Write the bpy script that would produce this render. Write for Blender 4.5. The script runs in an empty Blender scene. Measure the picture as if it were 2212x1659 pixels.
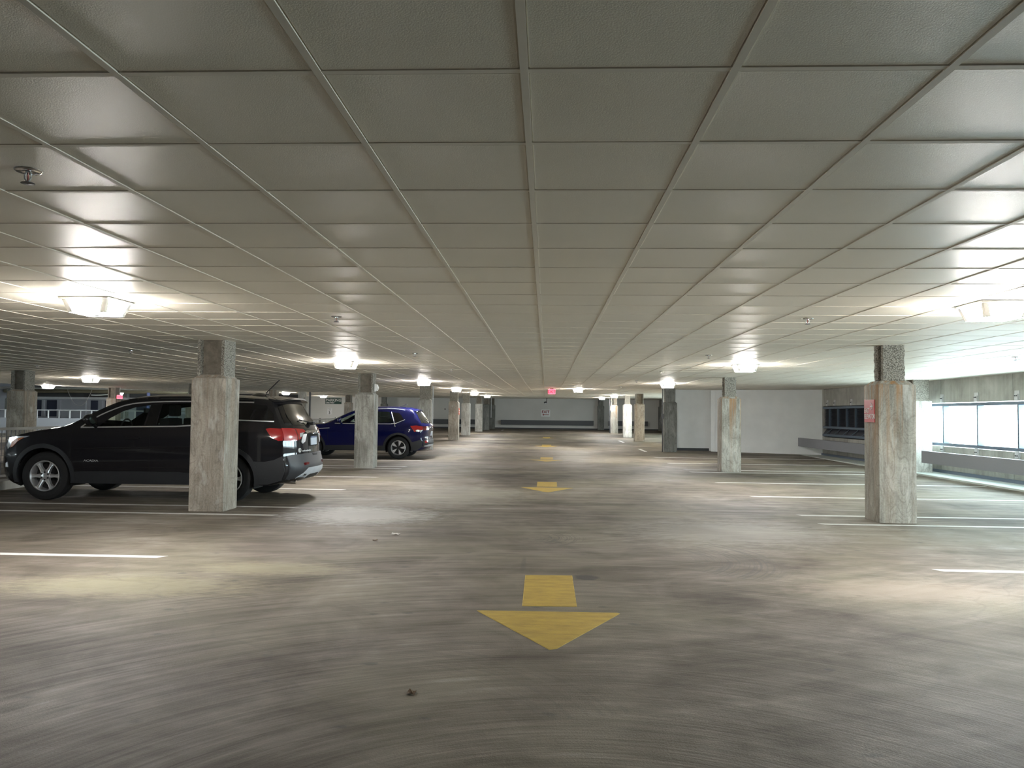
import bpy, bmesh, math, random
import numpy as np
from mathutils import Vector, Matrix
from mathutils.geometry import delaunay_2d_cdt
random.seed(7); rng = np.random.default_rng(7)
SC = bpy.context.scene; COL = SC.collection
PI = math.pi

# ---------------------------------------------------------------- camera
CAM_Z = 1.40
YAW, PITCH, ROLL, FPX = -.0444, .0389, .0112, 1678.9
_cy, _sy, _cp, _sp, _cr, _sr = math.cos(YAW), math.sin(YAW), math.cos(PITCH), math.sin(PITCH), math.cos(ROLL), math.sin(ROLL)
F_ = Vector((_sy*_cp, _cy*_cp, _sp)); R0 = Vector((_cy, -_sy, 0)); U0 = R0.cross(F_)
R_ = _cr*R0+_sr*U0; U_ = -_sr*R0+_cr*U0
cd = bpy.data.cameras.new('camera'); cam = bpy.data.objects.new('camera', cd); COL.objects.link(cam)
cam.matrix_world = Matrix(((R_.x, U_.x, -F_.x, 0), (R_.y, U_.y, -F_.y, 0), (R_.z, U_.z, -F_.z, CAM_Z), (0, 0, 0, 1)))
cd.sensor_width = 36; cd.lens = FPX/2212*36; cd.clip_start = .05; cd.clip_end = 300
SC.camera = cam

# ---------------------------------------------------------------- world, exposure
SC.view_settings.view_transform = 'Standard'; SC.view_settings.look = 'None'
SC.view_settings.gamma = 1; SC.view_settings.use_curve_mapping = False
SC.view_settings.exposure = 2.45
W = bpy.data.worlds.new('world'); SC.world = W; W.use_nodes = True
bg = W.node_tree.nodes['Background']
bg.inputs[0].default_value = (.80, .95, 1.0, 1); bg.inputs[1].default_value = 4.7
def portal(name, loc, rot, sx, sy):
    ld = bpy.data.lights.new(name, 'AREA'); ld.shape = 'RECTANGLE'; ld.size = sx; ld.size_y = sy
    ld.cycles.is_portal = True
    o = bpy.data.objects.new(name, ld); COL.objects.link(o); o.location = loc; o.rotation_euler = rot
portal('window_portal', (10.4, 12.5, 1.26), (0, PI/2, 0), 1.3, 19.5)
portal('window_portal', (10.4, 42, 1.4), (0, PI/2, 0), 1.3, 16.5)
LAMP = 64.0          # lens emission strength of the ceiling fixtures

def rise(y): return .0066*max(0., y-24)
CEIL = 2.40

# ---------------------------------------------------------------- material helpers
class NT:
    def __init__(s, name):
        s.m = bpy.data.materials.new(name); s.m.use_nodes = True; s.t = s.m.node_tree
        s.b = s.t.nodes['Principled BSDF']
    def n(s, typ, **kw):
        nd = s.t.nodes.new(typ)
        for k, v in kw.items():
            if k[0] == 'i' and k[1:].isdigit(): s.set(nd, int(k[1:]), v)
            elif isinstance(v, (bpy.types.NodeSocket,)) or k in nd.inputs: s.set(nd, k, v)
            else: setattr(nd, k, v)
        return nd
    def set(s, nd, k, v):
        if isinstance(v, bpy.types.NodeSocket): s.t.links.new(v, nd.inputs[k])
        elif isinstance(v, bpy.types.Node): s.t.links.new(v.outputs[0], nd.inputs[k])
        else: nd.inputs[k].default_value = v
    def math(s, op, a, b=None, c=None, clamp=False):
        nd = s.t.nodes.new('ShaderNodeMath'); nd.operation = op; nd.use_clamp = clamp
        s.set(nd, 0, a)
        if b is not None: s.set(nd, 1, b)
        if c is not None: s.set(nd, 2, c)
        return nd.outputs[0]
    def mix(s, f, a, b, blend='MIX'):
        nd = s.t.nodes.new('ShaderNodeMix'); nd.data_type = 'RGBA'; nd.blend_type = blend
        s.set(nd, 0, f); s.set(nd, 6, a); s.set(nd, 7, b); return nd.outputs[2]
    def obj(s, gen='Object'):
        return s.n('ShaderNodeTexCoord').outputs[gen]
    def pos(s): return s.n('ShaderNodeNewGeometry').outputs['Position']
    def map(s, v, sc=(1, 1, 1), loc=(0, 0, 0)):
        nd = s.n('ShaderNodeMapping'); s.set(nd, 0, v); nd.inputs['Scale'].default_value = sc; nd.inputs['Location'].default_value = loc
        return nd.outputs[0]
    def noise(s, v, scale, detail=4, rough=.55, dist=0):
        nd = s.n('ShaderNodeTexNoise'); s.set(nd, 'Vector', v); nd.inputs['Scale'].default_value = scale
        nd.inputs['Detail'].default_value = detail; nd.inputs['Roughness'].default_value = rough; nd.inputs['Distortion'].default_value = dist
        return nd.outputs[0]
    def ramp(s, f, stops):
        nd = s.n('ShaderNodeValToRGB'); s.set(nd, 0, f); e = nd.color_ramp.elements
        while len(e) < len(stops): e.new(.5)
        for x, (p, c) in zip(e, stops):
            x.position = p; x.color = (c, c, c, 1) if not isinstance(c, tuple) else (*c, 1)
        return nd.outputs[0]
    def bump(s, h, strength, dist=.01):
        nd = s.n('ShaderNodeBump'); s.set(nd, 'Height', h); nd.inputs['Strength'].default_value = strength; nd.inputs['Distance'].default_value = dist
        s.set(s.b, 'Normal', nd.outputs[0]); return nd.outputs[0]
    def base(s, c): s.set(s.b, 'Base Color', c if not (isinstance(c, tuple) and len(c) == 3) else (*c, 1))
    def rough(s, r): s.set(s.b, 'Roughness', r)
def simple(name, col, rough=.5, metal=0, spec=None, coat=0, noise=.06, nscale=30):
    t = NT(name)
    if noise:
        f = t.noise(t.obj(), nscale, 3)
        a = tuple(max(0, x*(1-noise*1.6)) for x in col); b = tuple(min(1, x*(1+noise*1.6)) for x in col)
        t.base(t.mix(f, (*a, 1), (*b, 1)))
    else: t.base(col)
    t.rough(rough); t.b.inputs['Metallic'].default_value = metal
    if spec is not None: t.b.inputs['Specular IOR Level'].default_value = spec
    if coat: t.b.inputs['Coat Weight'].default_value = coat; t.b.inputs['Coat Roughness'].default_value = .03
    return t.m
def emit(name, col, st):
    t = NT(name); t.b.inputs['Base Color'].default_value = (*col, 1); t.b.inputs['Emission Color'].default_value = (*col, 1)
    t.b.inputs['Emission Strength'].default_value = st; return t.m

# ---- floor concrete
def floor_material():
    t = NT('brushed_concrete'); p = t.pos()
    sep = t.n('ShaderNodeSeparateXYZ', i0=p); X, Y = sep.outputs[0], sep.outputs[1]
    big = t.noise(p, .33, 5, .6, .6); mid = t.noise(p, 1.3, 5, .6, 1.0); fine = t.noise(p, 90, 3, .7)
    def polar(cx, cy, rs, ts, det=4):
        dx = t.math('SUBTRACT', X, cx); dy = t.math('SUBTRACT', Y, cy)
        r = t.math('SQRT', t.math('ADD', t.math('MULTIPLY', dx, dx), t.math('MULTIPLY', dy, dy)))
        a = t.math('ARCTAN2', dy, dx)
        v = t.n('ShaderNodeCombineXYZ', i0=t.math('MULTIPLY', r, rs), i1=t.math('MULTIPLY', a, ts))
        return t.noise(v.outputs[0], 1.0, det, .6), r, a
    wob = t.math('MULTIPLY', t.math('SUBTRACT', t.noise(p, .8, 2), .5), .5)
    sw, r1, a1 = polar(.2, 1.9, 13, 2.0, 6)
    sw2, _, _ = polar(-3.5, 17.0, 6, 3.0)
    msel = t.ramp(t.noise(p, .16, 1), [(.42, 0.), (.6, 1.)])
    swirl = t.mix(msel, sw, sw2)
    strk = t.noise(t.map(p, (.5, 6.5, 1)), 1.0, 6, .66)
    sw3, _, _ = polar(.2, 1.9, 55, 3.0, 4); grain = t.noise(p, 240, 2, .7)
    near = t.math('MULTIPLY', t.math('SUBTRACT', 12, Y), .16, clamp=True)
    v = t.math('ADD', t.math('MULTIPLY', big, .46), t.math('MULTIPLY', mid, .26))
    aniso = t.n('ShaderNodeMix', data_type='FLOAT'); t.set(aniso, 0, near); t.set(aniso, 2, strk); t.set(aniso, 3, swirl)
    v = t.math('ADD', v, t.math('MULTIPLY', aniso.outputs[0], .32)); v = t.math('ADD', v, t.math('MULTIPLY', strk, .10))
    v = t.math('ADD', v, t.math('MULTIPLY', sw3, .19)); v = t.math('ADD', v, t.math('MULTIPLY', fine, .07)); v = t.math('ADD', v, t.math('MULTIPLY', grain, .13))
    c = t.ramp(v, [(.63, (.054, .042, .030)), (.73, (.122, .101, .078)), (.84, (.225, .194, .160)), (.97, (.46, .415, .365))])
    # warm/olive tint patches
    tint = t.ramp(t.noise(p, .5, 3, .5, .5), [(.45, 0.), (.7, 1.)])
    c = t.mix(t.math('MULTIPLY', tint, .35), c, (.30, .28, .19, 1), 'MIX')
    # oil spots, small
    vo = t.n('ShaderNodeTexVoronoi', voronoi_dimensions='2D'); t.set(vo, 'Vector', t.map(p, (.9, 1.3, 1))); vo.inputs['Scale'].default_value = 1.1
    dist = t.math('ADD', vo.outputs['Distance'], t.math('MULTIPLY', t.noise(p, 9, 3), .13))
    c = t.mix(t.ramp(dist, [(.075, .55), (.11, 0.)]), c, (.07, .065, .06, 1))
    # tyre scrub rings and smears with shapes of their own
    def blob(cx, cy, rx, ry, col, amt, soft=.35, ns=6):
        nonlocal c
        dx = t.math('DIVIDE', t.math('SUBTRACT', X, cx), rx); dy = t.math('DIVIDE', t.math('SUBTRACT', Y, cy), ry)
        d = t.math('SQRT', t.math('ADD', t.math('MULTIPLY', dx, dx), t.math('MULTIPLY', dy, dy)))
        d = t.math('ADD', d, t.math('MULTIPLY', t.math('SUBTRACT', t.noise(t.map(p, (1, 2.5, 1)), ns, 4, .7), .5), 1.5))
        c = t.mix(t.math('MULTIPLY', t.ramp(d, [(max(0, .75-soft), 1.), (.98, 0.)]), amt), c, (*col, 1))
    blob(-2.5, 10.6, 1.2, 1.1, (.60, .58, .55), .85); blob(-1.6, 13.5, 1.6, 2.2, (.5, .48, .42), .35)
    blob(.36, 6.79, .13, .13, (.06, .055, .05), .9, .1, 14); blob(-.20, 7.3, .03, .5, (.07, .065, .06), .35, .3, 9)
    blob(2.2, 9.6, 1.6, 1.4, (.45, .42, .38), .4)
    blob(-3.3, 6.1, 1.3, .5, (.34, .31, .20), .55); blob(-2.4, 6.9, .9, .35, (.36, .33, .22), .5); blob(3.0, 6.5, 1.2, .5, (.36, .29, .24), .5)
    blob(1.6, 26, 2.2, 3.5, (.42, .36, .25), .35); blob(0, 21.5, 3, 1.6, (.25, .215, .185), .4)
    def arcs(cx, cy, rad, wid, a0, a1, dens, amt):
        nonlocal c
        n, r, a = polar(cx, cy, dens, 1.2, 3)
        band = t.ramp(t.math('DIVIDE', t.math('ABSOLUTE', t.math('SUBTRACT', r, rad)), wid), [(.35, 1.), (1., 0.)])
        am = t.math('MULTIPLY', t.math('GREATER_THAN', a, a0), t.math('LESS_THAN', a, a1))
        f = t.math('MULTIPLY', t.math('MULTIPLY', band, am), t.ramp(n, [(.47, 0.), (.6, amt)]))
        c = t.mix(f, c, (.085, .075, .068, 1))
    arcs(.75, 7.75, 1.15, .55, -.75, .75, 42, .62); arcs(-.35, 8.9, .55, .35, -.8, .9, 44, .55); arcs(.8, 12.4, 1.4, .6, -.2, 1.2, 26, .25)
    arcs(-1.0, 3.3, 1.3, .6, .3, 1.8, 34, .2)
    # cracks
    vc = t.n('ShaderNodeTexVoronoi', voronoi_dimensions='2D', feature='DISTANCE_TO_EDGE')
    t.set(vc, 'Vector', t.n('ShaderNodeVectorMath', operation='ADD', i0=p, i1=t.n('ShaderNodeTexNoise', Vector=p, Scale=1.2).outputs[1]).outputs[0]); vc.inputs['Scale'].default_value = .16
    c = t.mix(t.ramp(vc.outputs[0], [(.0, .2), (.0008, 0.)]), c, (.09, .08, .07, 1))
    t.base(c)
    t.rough(t.ramp(v, [(.6, .72), (.9, .58)])); t.b.inputs['Specular IOR Level'].default_value = .32
    h = t.math('ADD', t.math('MULTIPLY', sw3, .6), t.math('ADD', t.math('MULTIPLY', fine, .5), t.math('MULTIPLY', strk, .5)))
    t.bump(h, .7, .008)
    return t.m

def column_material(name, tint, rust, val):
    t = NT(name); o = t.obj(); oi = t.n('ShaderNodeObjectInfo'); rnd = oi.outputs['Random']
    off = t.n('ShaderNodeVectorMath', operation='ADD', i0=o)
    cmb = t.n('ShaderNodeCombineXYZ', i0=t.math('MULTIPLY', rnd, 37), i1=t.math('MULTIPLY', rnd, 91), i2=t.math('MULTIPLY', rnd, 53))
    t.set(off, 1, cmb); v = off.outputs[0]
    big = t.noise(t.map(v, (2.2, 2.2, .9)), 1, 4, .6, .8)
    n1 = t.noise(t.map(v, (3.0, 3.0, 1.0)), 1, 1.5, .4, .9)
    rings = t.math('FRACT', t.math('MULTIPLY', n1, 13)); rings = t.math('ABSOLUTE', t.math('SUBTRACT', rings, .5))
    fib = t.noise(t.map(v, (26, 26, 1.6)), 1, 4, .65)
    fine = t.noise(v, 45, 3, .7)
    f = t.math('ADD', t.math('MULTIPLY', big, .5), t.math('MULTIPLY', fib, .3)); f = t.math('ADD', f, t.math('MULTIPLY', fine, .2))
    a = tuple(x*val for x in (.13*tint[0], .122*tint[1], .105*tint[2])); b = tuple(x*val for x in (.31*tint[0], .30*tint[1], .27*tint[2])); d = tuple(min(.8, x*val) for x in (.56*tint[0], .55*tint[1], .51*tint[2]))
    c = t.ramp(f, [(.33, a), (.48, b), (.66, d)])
    c = t.mix(t.math('MULTIPLY', t.ramp(rings, [(.02, 1.), (.13, 0.)]), .34), c, (.11*val, .10*val, .085*val, 1))
    wp = t.ramp(t.noise(t.map(v, (7, 7, 2.4)), 1, 4, .65), [(.55, 0.), (.68, .55)]); c = t.mix(wp, c, (.56*val, .55*val, .51*val, 1))
    if rust:
        z = t.n('ShaderNodeSeparateXYZ', i0=o).outputs[2]
        st = t.ramp(t.noise(t.map(v, (9, 9, .35)), 1, 4, .6), [(.46, 0.), (.62, 1.)])
        top = t.math('MULTIPLY', st, t.ramp(z, [(.25, .12), (.9, .6), (1., 1.)]) if False else t.math('ADD', .15, t.math('MULTIPLY', t.math('MAXIMUM', t.math('SUBTRACT', z, .8), 0), .9)))
        c = t.mix(t.math('MULTIPLY', top, rust, clamp=True), c, (.36, .20, .095, 1))
    t.base(c); t.rough(.82); t.b.inputs['Specular IOR Level'].default_value = .25
    t.bump(t.math('ADD', t.math('MULTIPLY', rings, .8), t.math('MULTIPLY', fine, .5)), .4, .006)
    return t.m

M = {}
M['floor'] = floor_material()
M['col_plain'] = column_material('formed_concrete', (1, 1, .98), 0, 1.0)
M['col_warm'] = column_material('formed_concrete_warm', (1.05, .97, .9), .25, 1.0)
M['col_rust'] = column_material('formed_concrete_rusty', (1.02, 1, .96), 1.0, 1.05)
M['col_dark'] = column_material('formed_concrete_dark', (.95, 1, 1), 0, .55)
M['col_pale'] = column_material('formed_concrete_pale', (1, 1, 1), .1, 1.5)
def rough_mat():
    t = NT('sprayed_aggregate'); o = t.obj()
    v = t.n('ShaderNodeTexVoronoi'); t.set(v, 'Vector', o); v.inputs['Scale'].default_value = 75
    f = t.math('ADD', t.math('MULTIPLY', v.outputs[0], .9), t.math('MULTIPLY', t.noise(o, 60, 4, .7), .5))
    t.base(t.ramp(f, [(.3, (.56, .53, .47)), (.62, (.36, .335, .285)), (.95, (.13, .12, .10))])); t.rough(.9)
    t.bump(t.math('SUBTRACT', 1, f), .9, .012); return t.m
M['rough'] = rough_mat()
def recess_mat():
    t = NT('recessed_render'); o = t.obj(); f = t.noise(o, 7, 5, .7)
    t.base(t.ramp(f, [(.35, (.13, .115, .09)), (.65, (.25, .225, .185))])); t.rough(.88); t.bump(t.noise(o, 40, 4), .4, .01); return t.m
M['recess'] = recess_mat()
def tile_mat(name):
    t = NT(name); p = t.pos()
    f = t.noise(t.map(p, (1, 1, 1)), 1.1, 3, .5)
    t.base(t.ramp(f, [(.3, (.84, .785, .67)), (.7, (.88, .83, .715))]))
    g = t.noise(p, 210, 3, .7)
    t.rough(t.math('ADD', .36, t.math('MULTIPLY', g, .16))); t.b.inputs['Specular IOR Level'].default_value = .32
    t.bump(g, .4, .003); return t.m
M['tile'] = tile_mat('vinyl_faced_tile')
M['bar'] = simple('painted_grid_steel', (.84, .785, .68), .6, 0, .3, noise=.02)
M['slab'] = simple('dark_plenum_slab', (.06, .06, .06), .9)
M['white_wall'] = simple('painted_block_wall', (.80, .82, .81), .75, nscale=2)
def block_wall():
    t = NT('painted_concrete_block'); o = t.obj()
    br = t.n('ShaderNodeTexBrick'); t.set(br, 'Vector', t.map(t.n('ShaderNodeCombineXYZ', i0=t.n('ShaderNodeSeparateXYZ', i0=o).outputs[0], i1=t.n('ShaderNodeSeparateXYZ', i0=o).outputs[2]).outputs[0], (1, 1, 1)))
    br.inputs['Scale'].default_value = 1; br.inputs['Brick Width'].default_value = .4; br.inputs['Row Height'].default_value = .2; br.inputs['Mortar Size'].default_value = .005
    f = t.noise(o, 1.5, 4); t.base(t.ramp(f, [(.3, (.74, .76, .75)), (.7, (.82, .84, .83))])); t.rough(.7)
    t.bump(t.math('SUBTRACT', 1, br.outputs['Fac']), .25, .004); return t.m
M['block'] = block_wall()
def farwall():
    t = NT('grey_painted_wall'); o = t.pos(); f = t.noise(o, .35, 3); t.base(t.ramp(f, [(.3, (.60, .60, .565)), (.7, (.70, .70, .665))])); t.rough(.8); return t.m
M['farwall'] = farwall()
def precast():
    t = NT('precast_concrete'); o = t.pos(); f = t.math('ADD', t.math('MULTIPLY', t.noise(o, 1.1, 5, .65, .6), .7), t.math('MULTIPLY', t.noise(t.map(o, (1, 9, .5)), 1, 4), .3))
    t.base(t.ramp(f, [(.33, (.24, .235, .21)), (.5, (.36, .355, .32)), (.68, (.47, .465, .43))])); t.rough(.85); t.bump(t.noise(o, 25, 4), .25, .006); return t.m
M['precast'] = precast()
M['guard'] = simple('grey_painted_guard', (.20, .205, .225), .45, noise=.04)
M['guard_dark'] = simple('dark_grey_guard', (.085, .09, .095), .6)
M['alum'] = simple('silver_blue_aluminium', (.09, .125, .17), .45, .0, .5, noise=.02)
M['clip'] = simple('galvanised_steel', (.52, .53, .53), .5, .2)
M['black'] = simple('black_rubber_trim', (.012, .012, .013), .6, noise=0)
M['curb'] = simple('pale_curb_concrete', (.50, .54, .50), .8, nscale=5)
M['slate'] = simple('slate_flashing', (.13, .16, .21), .6)
M['basebd'] = simple('dark_baseboard', (.05, .055, .06), .6)
def paint(name, a, b, k=.5):
    t = NT(name); p = t.pos(); f = t.noise(t.map(p, (2.2, 7, 1)), 2.2, 5, .7)
    c = t.ramp(f, [(.30, a), (.62, b)])
    e = t.ramp(t.noise(p, 34, 4, .75), [(.60, 0.), (.70, k)]); c = t.mix(e, c, (.24, .22, .19, 1)); t.base(c); t.rough(.6); t.bump(t.noise(p, 90, 3), .3, .004); return t.m
M['yellow'] = paint('worn_yellow_paint', (.34, .225, .035), (.50, .34, .052), .3)
M['yedge'] = simple('yellow_paint_edge', (.62, .47, .13), .6)
M['wpaint'] = paint('worn_white_paint', (.50, .49, .46), (.72, .71, .68), .5)
M['lens'] = emit('lit_lamp_lens', (1, .955, .90), LAMP*.78)
M['lensdim'] = emit('lit_lamp_base_panel', (.93, .95, 1), LAMP*.85)
M['lampmetal'] = simple('white_lamp_housing', (.66, .66, .64), .4)
M['warmlens'] = emit('lit_sodium_lens', (1, .62, .22), 40)
M['chrome'] = simple('chrome', (.78, .78, .78), .12, 1, noise=0)
M['satin'] = simple('satin_silver', (.80, .81, .83), .3, .75, noise=0)
M['brass'] = simple('sprinkler_bulb_red', (.3, .05, .04), .3, noise=0)
M['darkmetal'] = simple('dark_grey_metal', (.07, .07, .075), .45, .3)
M['redsign'] = simple('red_sign_plastic', (.42, .045, .05), .45, noise=.03)
M['whitetxt'] = simple('white_lettering', (.82, .82, .80), .5, noise=0)
M['whitesign'] = simple('white_sign_plate', (.92, .93, .92), .5, noise=.02)
M['redtxt'] = simple('dark_red_lettering', (.24, .015, .02), .5, noise=0)
M['blacktxt'] = simple('black_lettering', (.02, .02, .02), .5, noise=0)
M['greensign'] = simple('dark_green_sign', (.015, .06, .045), .5, noise=0)
M['orangesign'] = simple('orange_red_sign', (.55, .10, .04), .5, noise=0)
M['exitred'] = emit('lit_exit_face', (1, .10, .15), .62)
M['exitglow'] = emit('lit_exit_letters', (.42, .0, .02), .25)
M['tire'] = simple('tyre_rubber', (.012, .012, .013), .75, noise=.2)
M['plastic'] = simple('dark_cladding_plastic', (.022, .023, .026), .5, noise=.1)
M['bumper'] = simple('grey_bumper_plastic', (.035, .036, .042), .45, noise=.05)
M['carpet'] = simple('dark_cabin_trim', (.012, .012, .014), .8)
M['seat'] = simple('dark_seat_cloth', (.02, .02, .022), .8)
M['gapline'] = simple('panel_gap_shadow', (.004, .004, .004), .9, noise=0)
M['skid'] = simple('silver_skid_plastic', (.62, .66, .72), .38, .2, noise=0)
M['lampred'] = simple('red_tail_lens', (.45, .008, .012), .12, 0, .8, coat=1, noise=0)
M['lampred2'] = simple('deep_red_tail_lens', (.16, .004, .006), .12, 0, .8, coat=1, noise=0)
M['lampclear'] = simple('clear_lamp_lens', (.62, .63, .64), .12, .3, .8, noise=0)
M['amber'] = simple('amber_lens', (.50, .13, .02), .2, 0, .6, noise=0)
M['plate'] = simple('license_plate', (.62, .68, .78), .4, noise=0)
M['plateblue'] = simple('plate_blue_band', (.05, .08, .2), .4, noise=0)
def carpaint(name, col, flake):
    t = NT(name); f = t.noise(t.obj(), 900, 2); t.base(t.mix(f, (*col, 1), (*flake, 1))); t.rough(.38)
    t.b.inputs['Metallic'].default_value = 0; t.b.inputs['Specular IOR Level'].default_value = .05; t.b.inputs['Coat Weight'].default_value = 1; t.b.inputs['Coat Roughness'].default_value = .03; return t.m
M['graypaint'] = carpaint('iridium_grey_paint', (.0075, .0072, .009), (.017, .016, .019))
M['bluepaint'] = carpaint('deep_blue_paint', (.0012, .0022, .036), (.0025, .005, .075))
def glass(name, col, f, tint_rough=.02):
    t = NT(name); out = t.t.nodes['Material Output']
    tr = t.n('ShaderNodeBsdfTransparent'); tr.inputs[0].default_value = (*col, 1)
    gl = t.n('ShaderNodeBsdfGlossy'); gl.inputs['Roughness'].default_value = tint_rough
    lw = t.n('ShaderNodeLayerWeight'); lw.inputs[0].default_value = .5
    fr = t.n('ShaderNodeMath', operation='MULTIPLY_ADD', i0=t.math('POWER', lw.outputs['Facing'], 4.0), i1=f, i2=.03)
    mx = t.n('ShaderNodeMixShader'); t.set(mx, 0, fr.outputs[0]); t.set(mx, 1, tr.outputs[0]); t.set(mx, 2, gl.outputs[0])
    t.t.links.new(mx.outputs[0], out.inputs[0]); return t.m
M['doorglass'] = glass('green_tinted_glass', (.80, .90, .86), .35)
M['reardoorglass'] = glass('dark_tinted_glass', (.34, .40, .39), .35)
M['pane'] = glass('window_pane_glass', (.93, .97, .98), .15, .1)
M['privacy'] = simple('privacy_glass', (.006, .006, .007), .06, 0, .6, noise=0)
M['privacy_olive'] = simple('rear_window_glass', (.014, .014, .011), .1, 0, .6, noise=0)
M['louvredark'] = simple('louvre_bay_shade', (.035, .038, .05), .5)  # lack of daylight behind this bay is put into its slat and pane colour
M['darkwall'] = simple('dark_grey_far_concrete', (.26, .265, .29), .85, nscale=.6)
M['recessshade'] = simple('dark_blue_recess_shade', (.018, .022, .04), .8)
M['sheet'] = simple('grey_wall_sheet', (.42, .43, .46), .7, nscale=1)
M['pipe'] = simple('grey_pipe', (.20, .19, .17), .6)
M['bluepole'] = simple('navy_steel_post', (.01, .02, .08), .5)
M['cream'] = simple('cream_strap', (.50, .42, .16), .6)
M['duct'] = simple('tan_duct_wrap', (.16, .14, .09), .7)
M['paper'] = simple('crumpled_paper', (.6, .58, .54), .8)
M['leaf'] = simple('dry_leaf', (.16, .10, .05), .8)

# ---------------------------------------------------------------- geometry helpers
def link(o, parent=None):
    COL.objects.link(o)
    if parent is not None: o.parent = parent
    return o
def mesh_obj(name, verts, faces, mats, parent=None, smooth=None, mi=None):
    me = bpy.data.meshes.new(name); me.from_pydata([tuple(v) for v in verts], [], [tuple(f) for f in faces]); me.validate()
    for m in (mats if isinstance(mats, (list, tuple)) else [mats]): me.materials.append(m)
    if mi is not None and len(mi) == len(me.polygons): me.polygons.foreach_set('material_index', mi)
    if smooth is not None:
        me.shade_smooth()
        if smooth < 180: me.set_sharp_from_angle(angle=math.radians(smooth))
    me.update()
    return link(bpy.data.objects.new(name, me), parent)
class G:
    """collects plain solids in one mesh"""
    def __init__(s): s.v = []; s.f = []; s.mi = []; s.k = 0
    def add(s, vs, fs):
        n = len(s.v); s.v += [tuple(v) for v in vs]; s.f += [tuple(i+n for i in f) for f in fs]; s.mi += [s.k]*len(fs); return s
    def box(s, x0, x1, y0, y1, z0, z1):
        return s.add([(x, y, z) for x in (x0, x1) for y in (y0, y1) for z in (z0, z1)],
            [(0, 1, 3, 2), (4, 6, 7, 5), (0, 4, 5, 1), (2, 3, 7, 6), (0, 2, 6, 4), (1, 5, 7, 3)])
    def bbox(s, x0, x1, y0, y1, z0, z1, b=.01):
        """box with chamfered edges"""
        bm = bmesh.new(); bmesh.ops.create_cube(bm, size=1)
        for v in bm.verts: v.co = Vector(((x0+x1)/2+v.co.x*(x1-x0), (y0+y1)/2+v.co.y*(y1-y0), (z0+z1)/2+v.co.z*(z1-z0)))
        bmesh.ops.bevel(bm, geom=bm.edges[:], offset=b, segments=2, affect='EDGES', profile=.7)
        s.bm(bm); return s
    def bm(s, bm):
        bm.verts.index_update(); s.add([v.co[:] for v in bm.verts], [[v.index for v in f.verts] for f in bm.faces]); bm.free()
    def prism(s, poly, z0, z1, axis='z'):
        n = len(poly)
        def P(a, b, c): return {'z': (a, b, c), 'y': (a, c, b), 'x': (c, a, b)}[axis]
        vs = [P(a, b, z0) for a, b in poly]+[P(a, b, z1) for a, b in poly]
        return s.add(vs, [tuple(range(n))[::-1], tuple(range(n, 2*n))]+[(i, (i+1) % n, n+(i+1) % n, n+i) for i in range(n)])
    def rot(s, prof, seg=24, axis='z', c=(0, 0, 0), closed=False):
        """revolve (r,h) profile"""
        n = len(prof); vs = []; fs = []
        for i in range(seg):
            a = 2*PI*i/seg
            for r, h in prof:
                x, y = r*math.cos(a), r*math.sin(a)
                p = {'z': (x, y, h), 'y': (x, h, y), 'x': (h, x, y)}[axis]; vs.append((p[0]+c[0], p[1]+c[1], p[2]+c[2]))
        m = n if closed else n-1
        for i in range(seg):
            j = (i+1) % seg
            for k in range(m): k2 = (k+1) % n; fs.append((i*n+k, j*n+k, j*n+k2, i*n+k2))
        return s.add(vs, fs)
    def tube(s, pts, r, seg=8):
        pts = [Vector(p) for p in pts]; vs = []; fs = []; up = Vector((.13, .21, .97)).normalized()
        for i, p in enumerate(pts):
            d = (pts[min(i+1, len(pts)-1)]-pts[max(i-1, 0)]).normalized()
            a = d.cross(up)
            if a.length < .05: a = d.cross(Vector((1, 0, 0)))
            a.normalize(); b = d.cross(a)
            for k in range(seg): t = 2*PI*k/seg; vs.append(p+a*r*math.cos(t)+b*r*math.sin(t))
        for i in range(len(pts)-1):
            for k in range(seg): k2 = (k+1) % seg; fs.append((i*seg+k, i*seg+k2, (i+1)*seg+k2, (i+1)*seg+k))
        fs.append(tuple(range(seg))[::-1]); fs.append(tuple((len(pts)-1)*seg+k for k in range(seg)))
        return s.add(vs, fs)
    def mk(s, name, mats, parent=None, smooth=None):
        return mesh_obj(name, s.v, s.f, mats, parent, smooth, s.mi if s.k or any(s.mi) else None)
def tag(o, label=None, cat=None, group=None, kind=None):
    if label: o['label'] = label
    if cat: o['category'] = cat
    if group: o['group'] = group
    if kind: o['kind'] = kind
    return o
def thing(name, label, cat, loc=(0, 0, 0), rz=0, group=None):
    o = bpy.data.objects.new(name, None); link(o); o.location = loc; o.rotation_euler = (0, 0, rz); o.empty_display_size = .2
    return tag(o, label, cat, group)
def kids(o): return [c for c in bpy.data.objects if c.parent == o]
def dup(o, loc, rz=0, label=None, group=None, parent=None):
    c = o.copy(); COL.objects.link(c)
    if parent is None: c.location = loc; c.rotation_euler = (0, 0, rz)
    else: c.parent = parent
    if label: c['label'] = label
    if group: c['group'] = group
    for k in o.children: dup(k, None, 0, None, None, c)
    return c
def text_obj(name, body, size, mat, parent, mtx, extrude=.001, align='LEFT', bold=0, xscale=1.0):
    cu = bpy.data.curves.new(name, 'FONT'); cu.body = body; cu.size = size; cu.extrude = extrude; cu.align_x = align; cu.resolution_u = 3; cu.offset = bold
    tmp = bpy.data.objects.new('tmp', cu); COL.objects.link(tmp)
    dg = bpy.context.evaluated_depsgraph_get(); me = bpy.data.meshes.new_from_object(tmp.evaluated_get(dg))
    bpy.data.objects.remove(tmp); me.materials.clear(); me.materials.append(mat)
    me.transform(Matrix.Diagonal((xscale, 1, 1, 1))); me.name = name
    o = bpy.data.objects.new(name, me); link(o, parent); me.transform(mtx); return o
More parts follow.
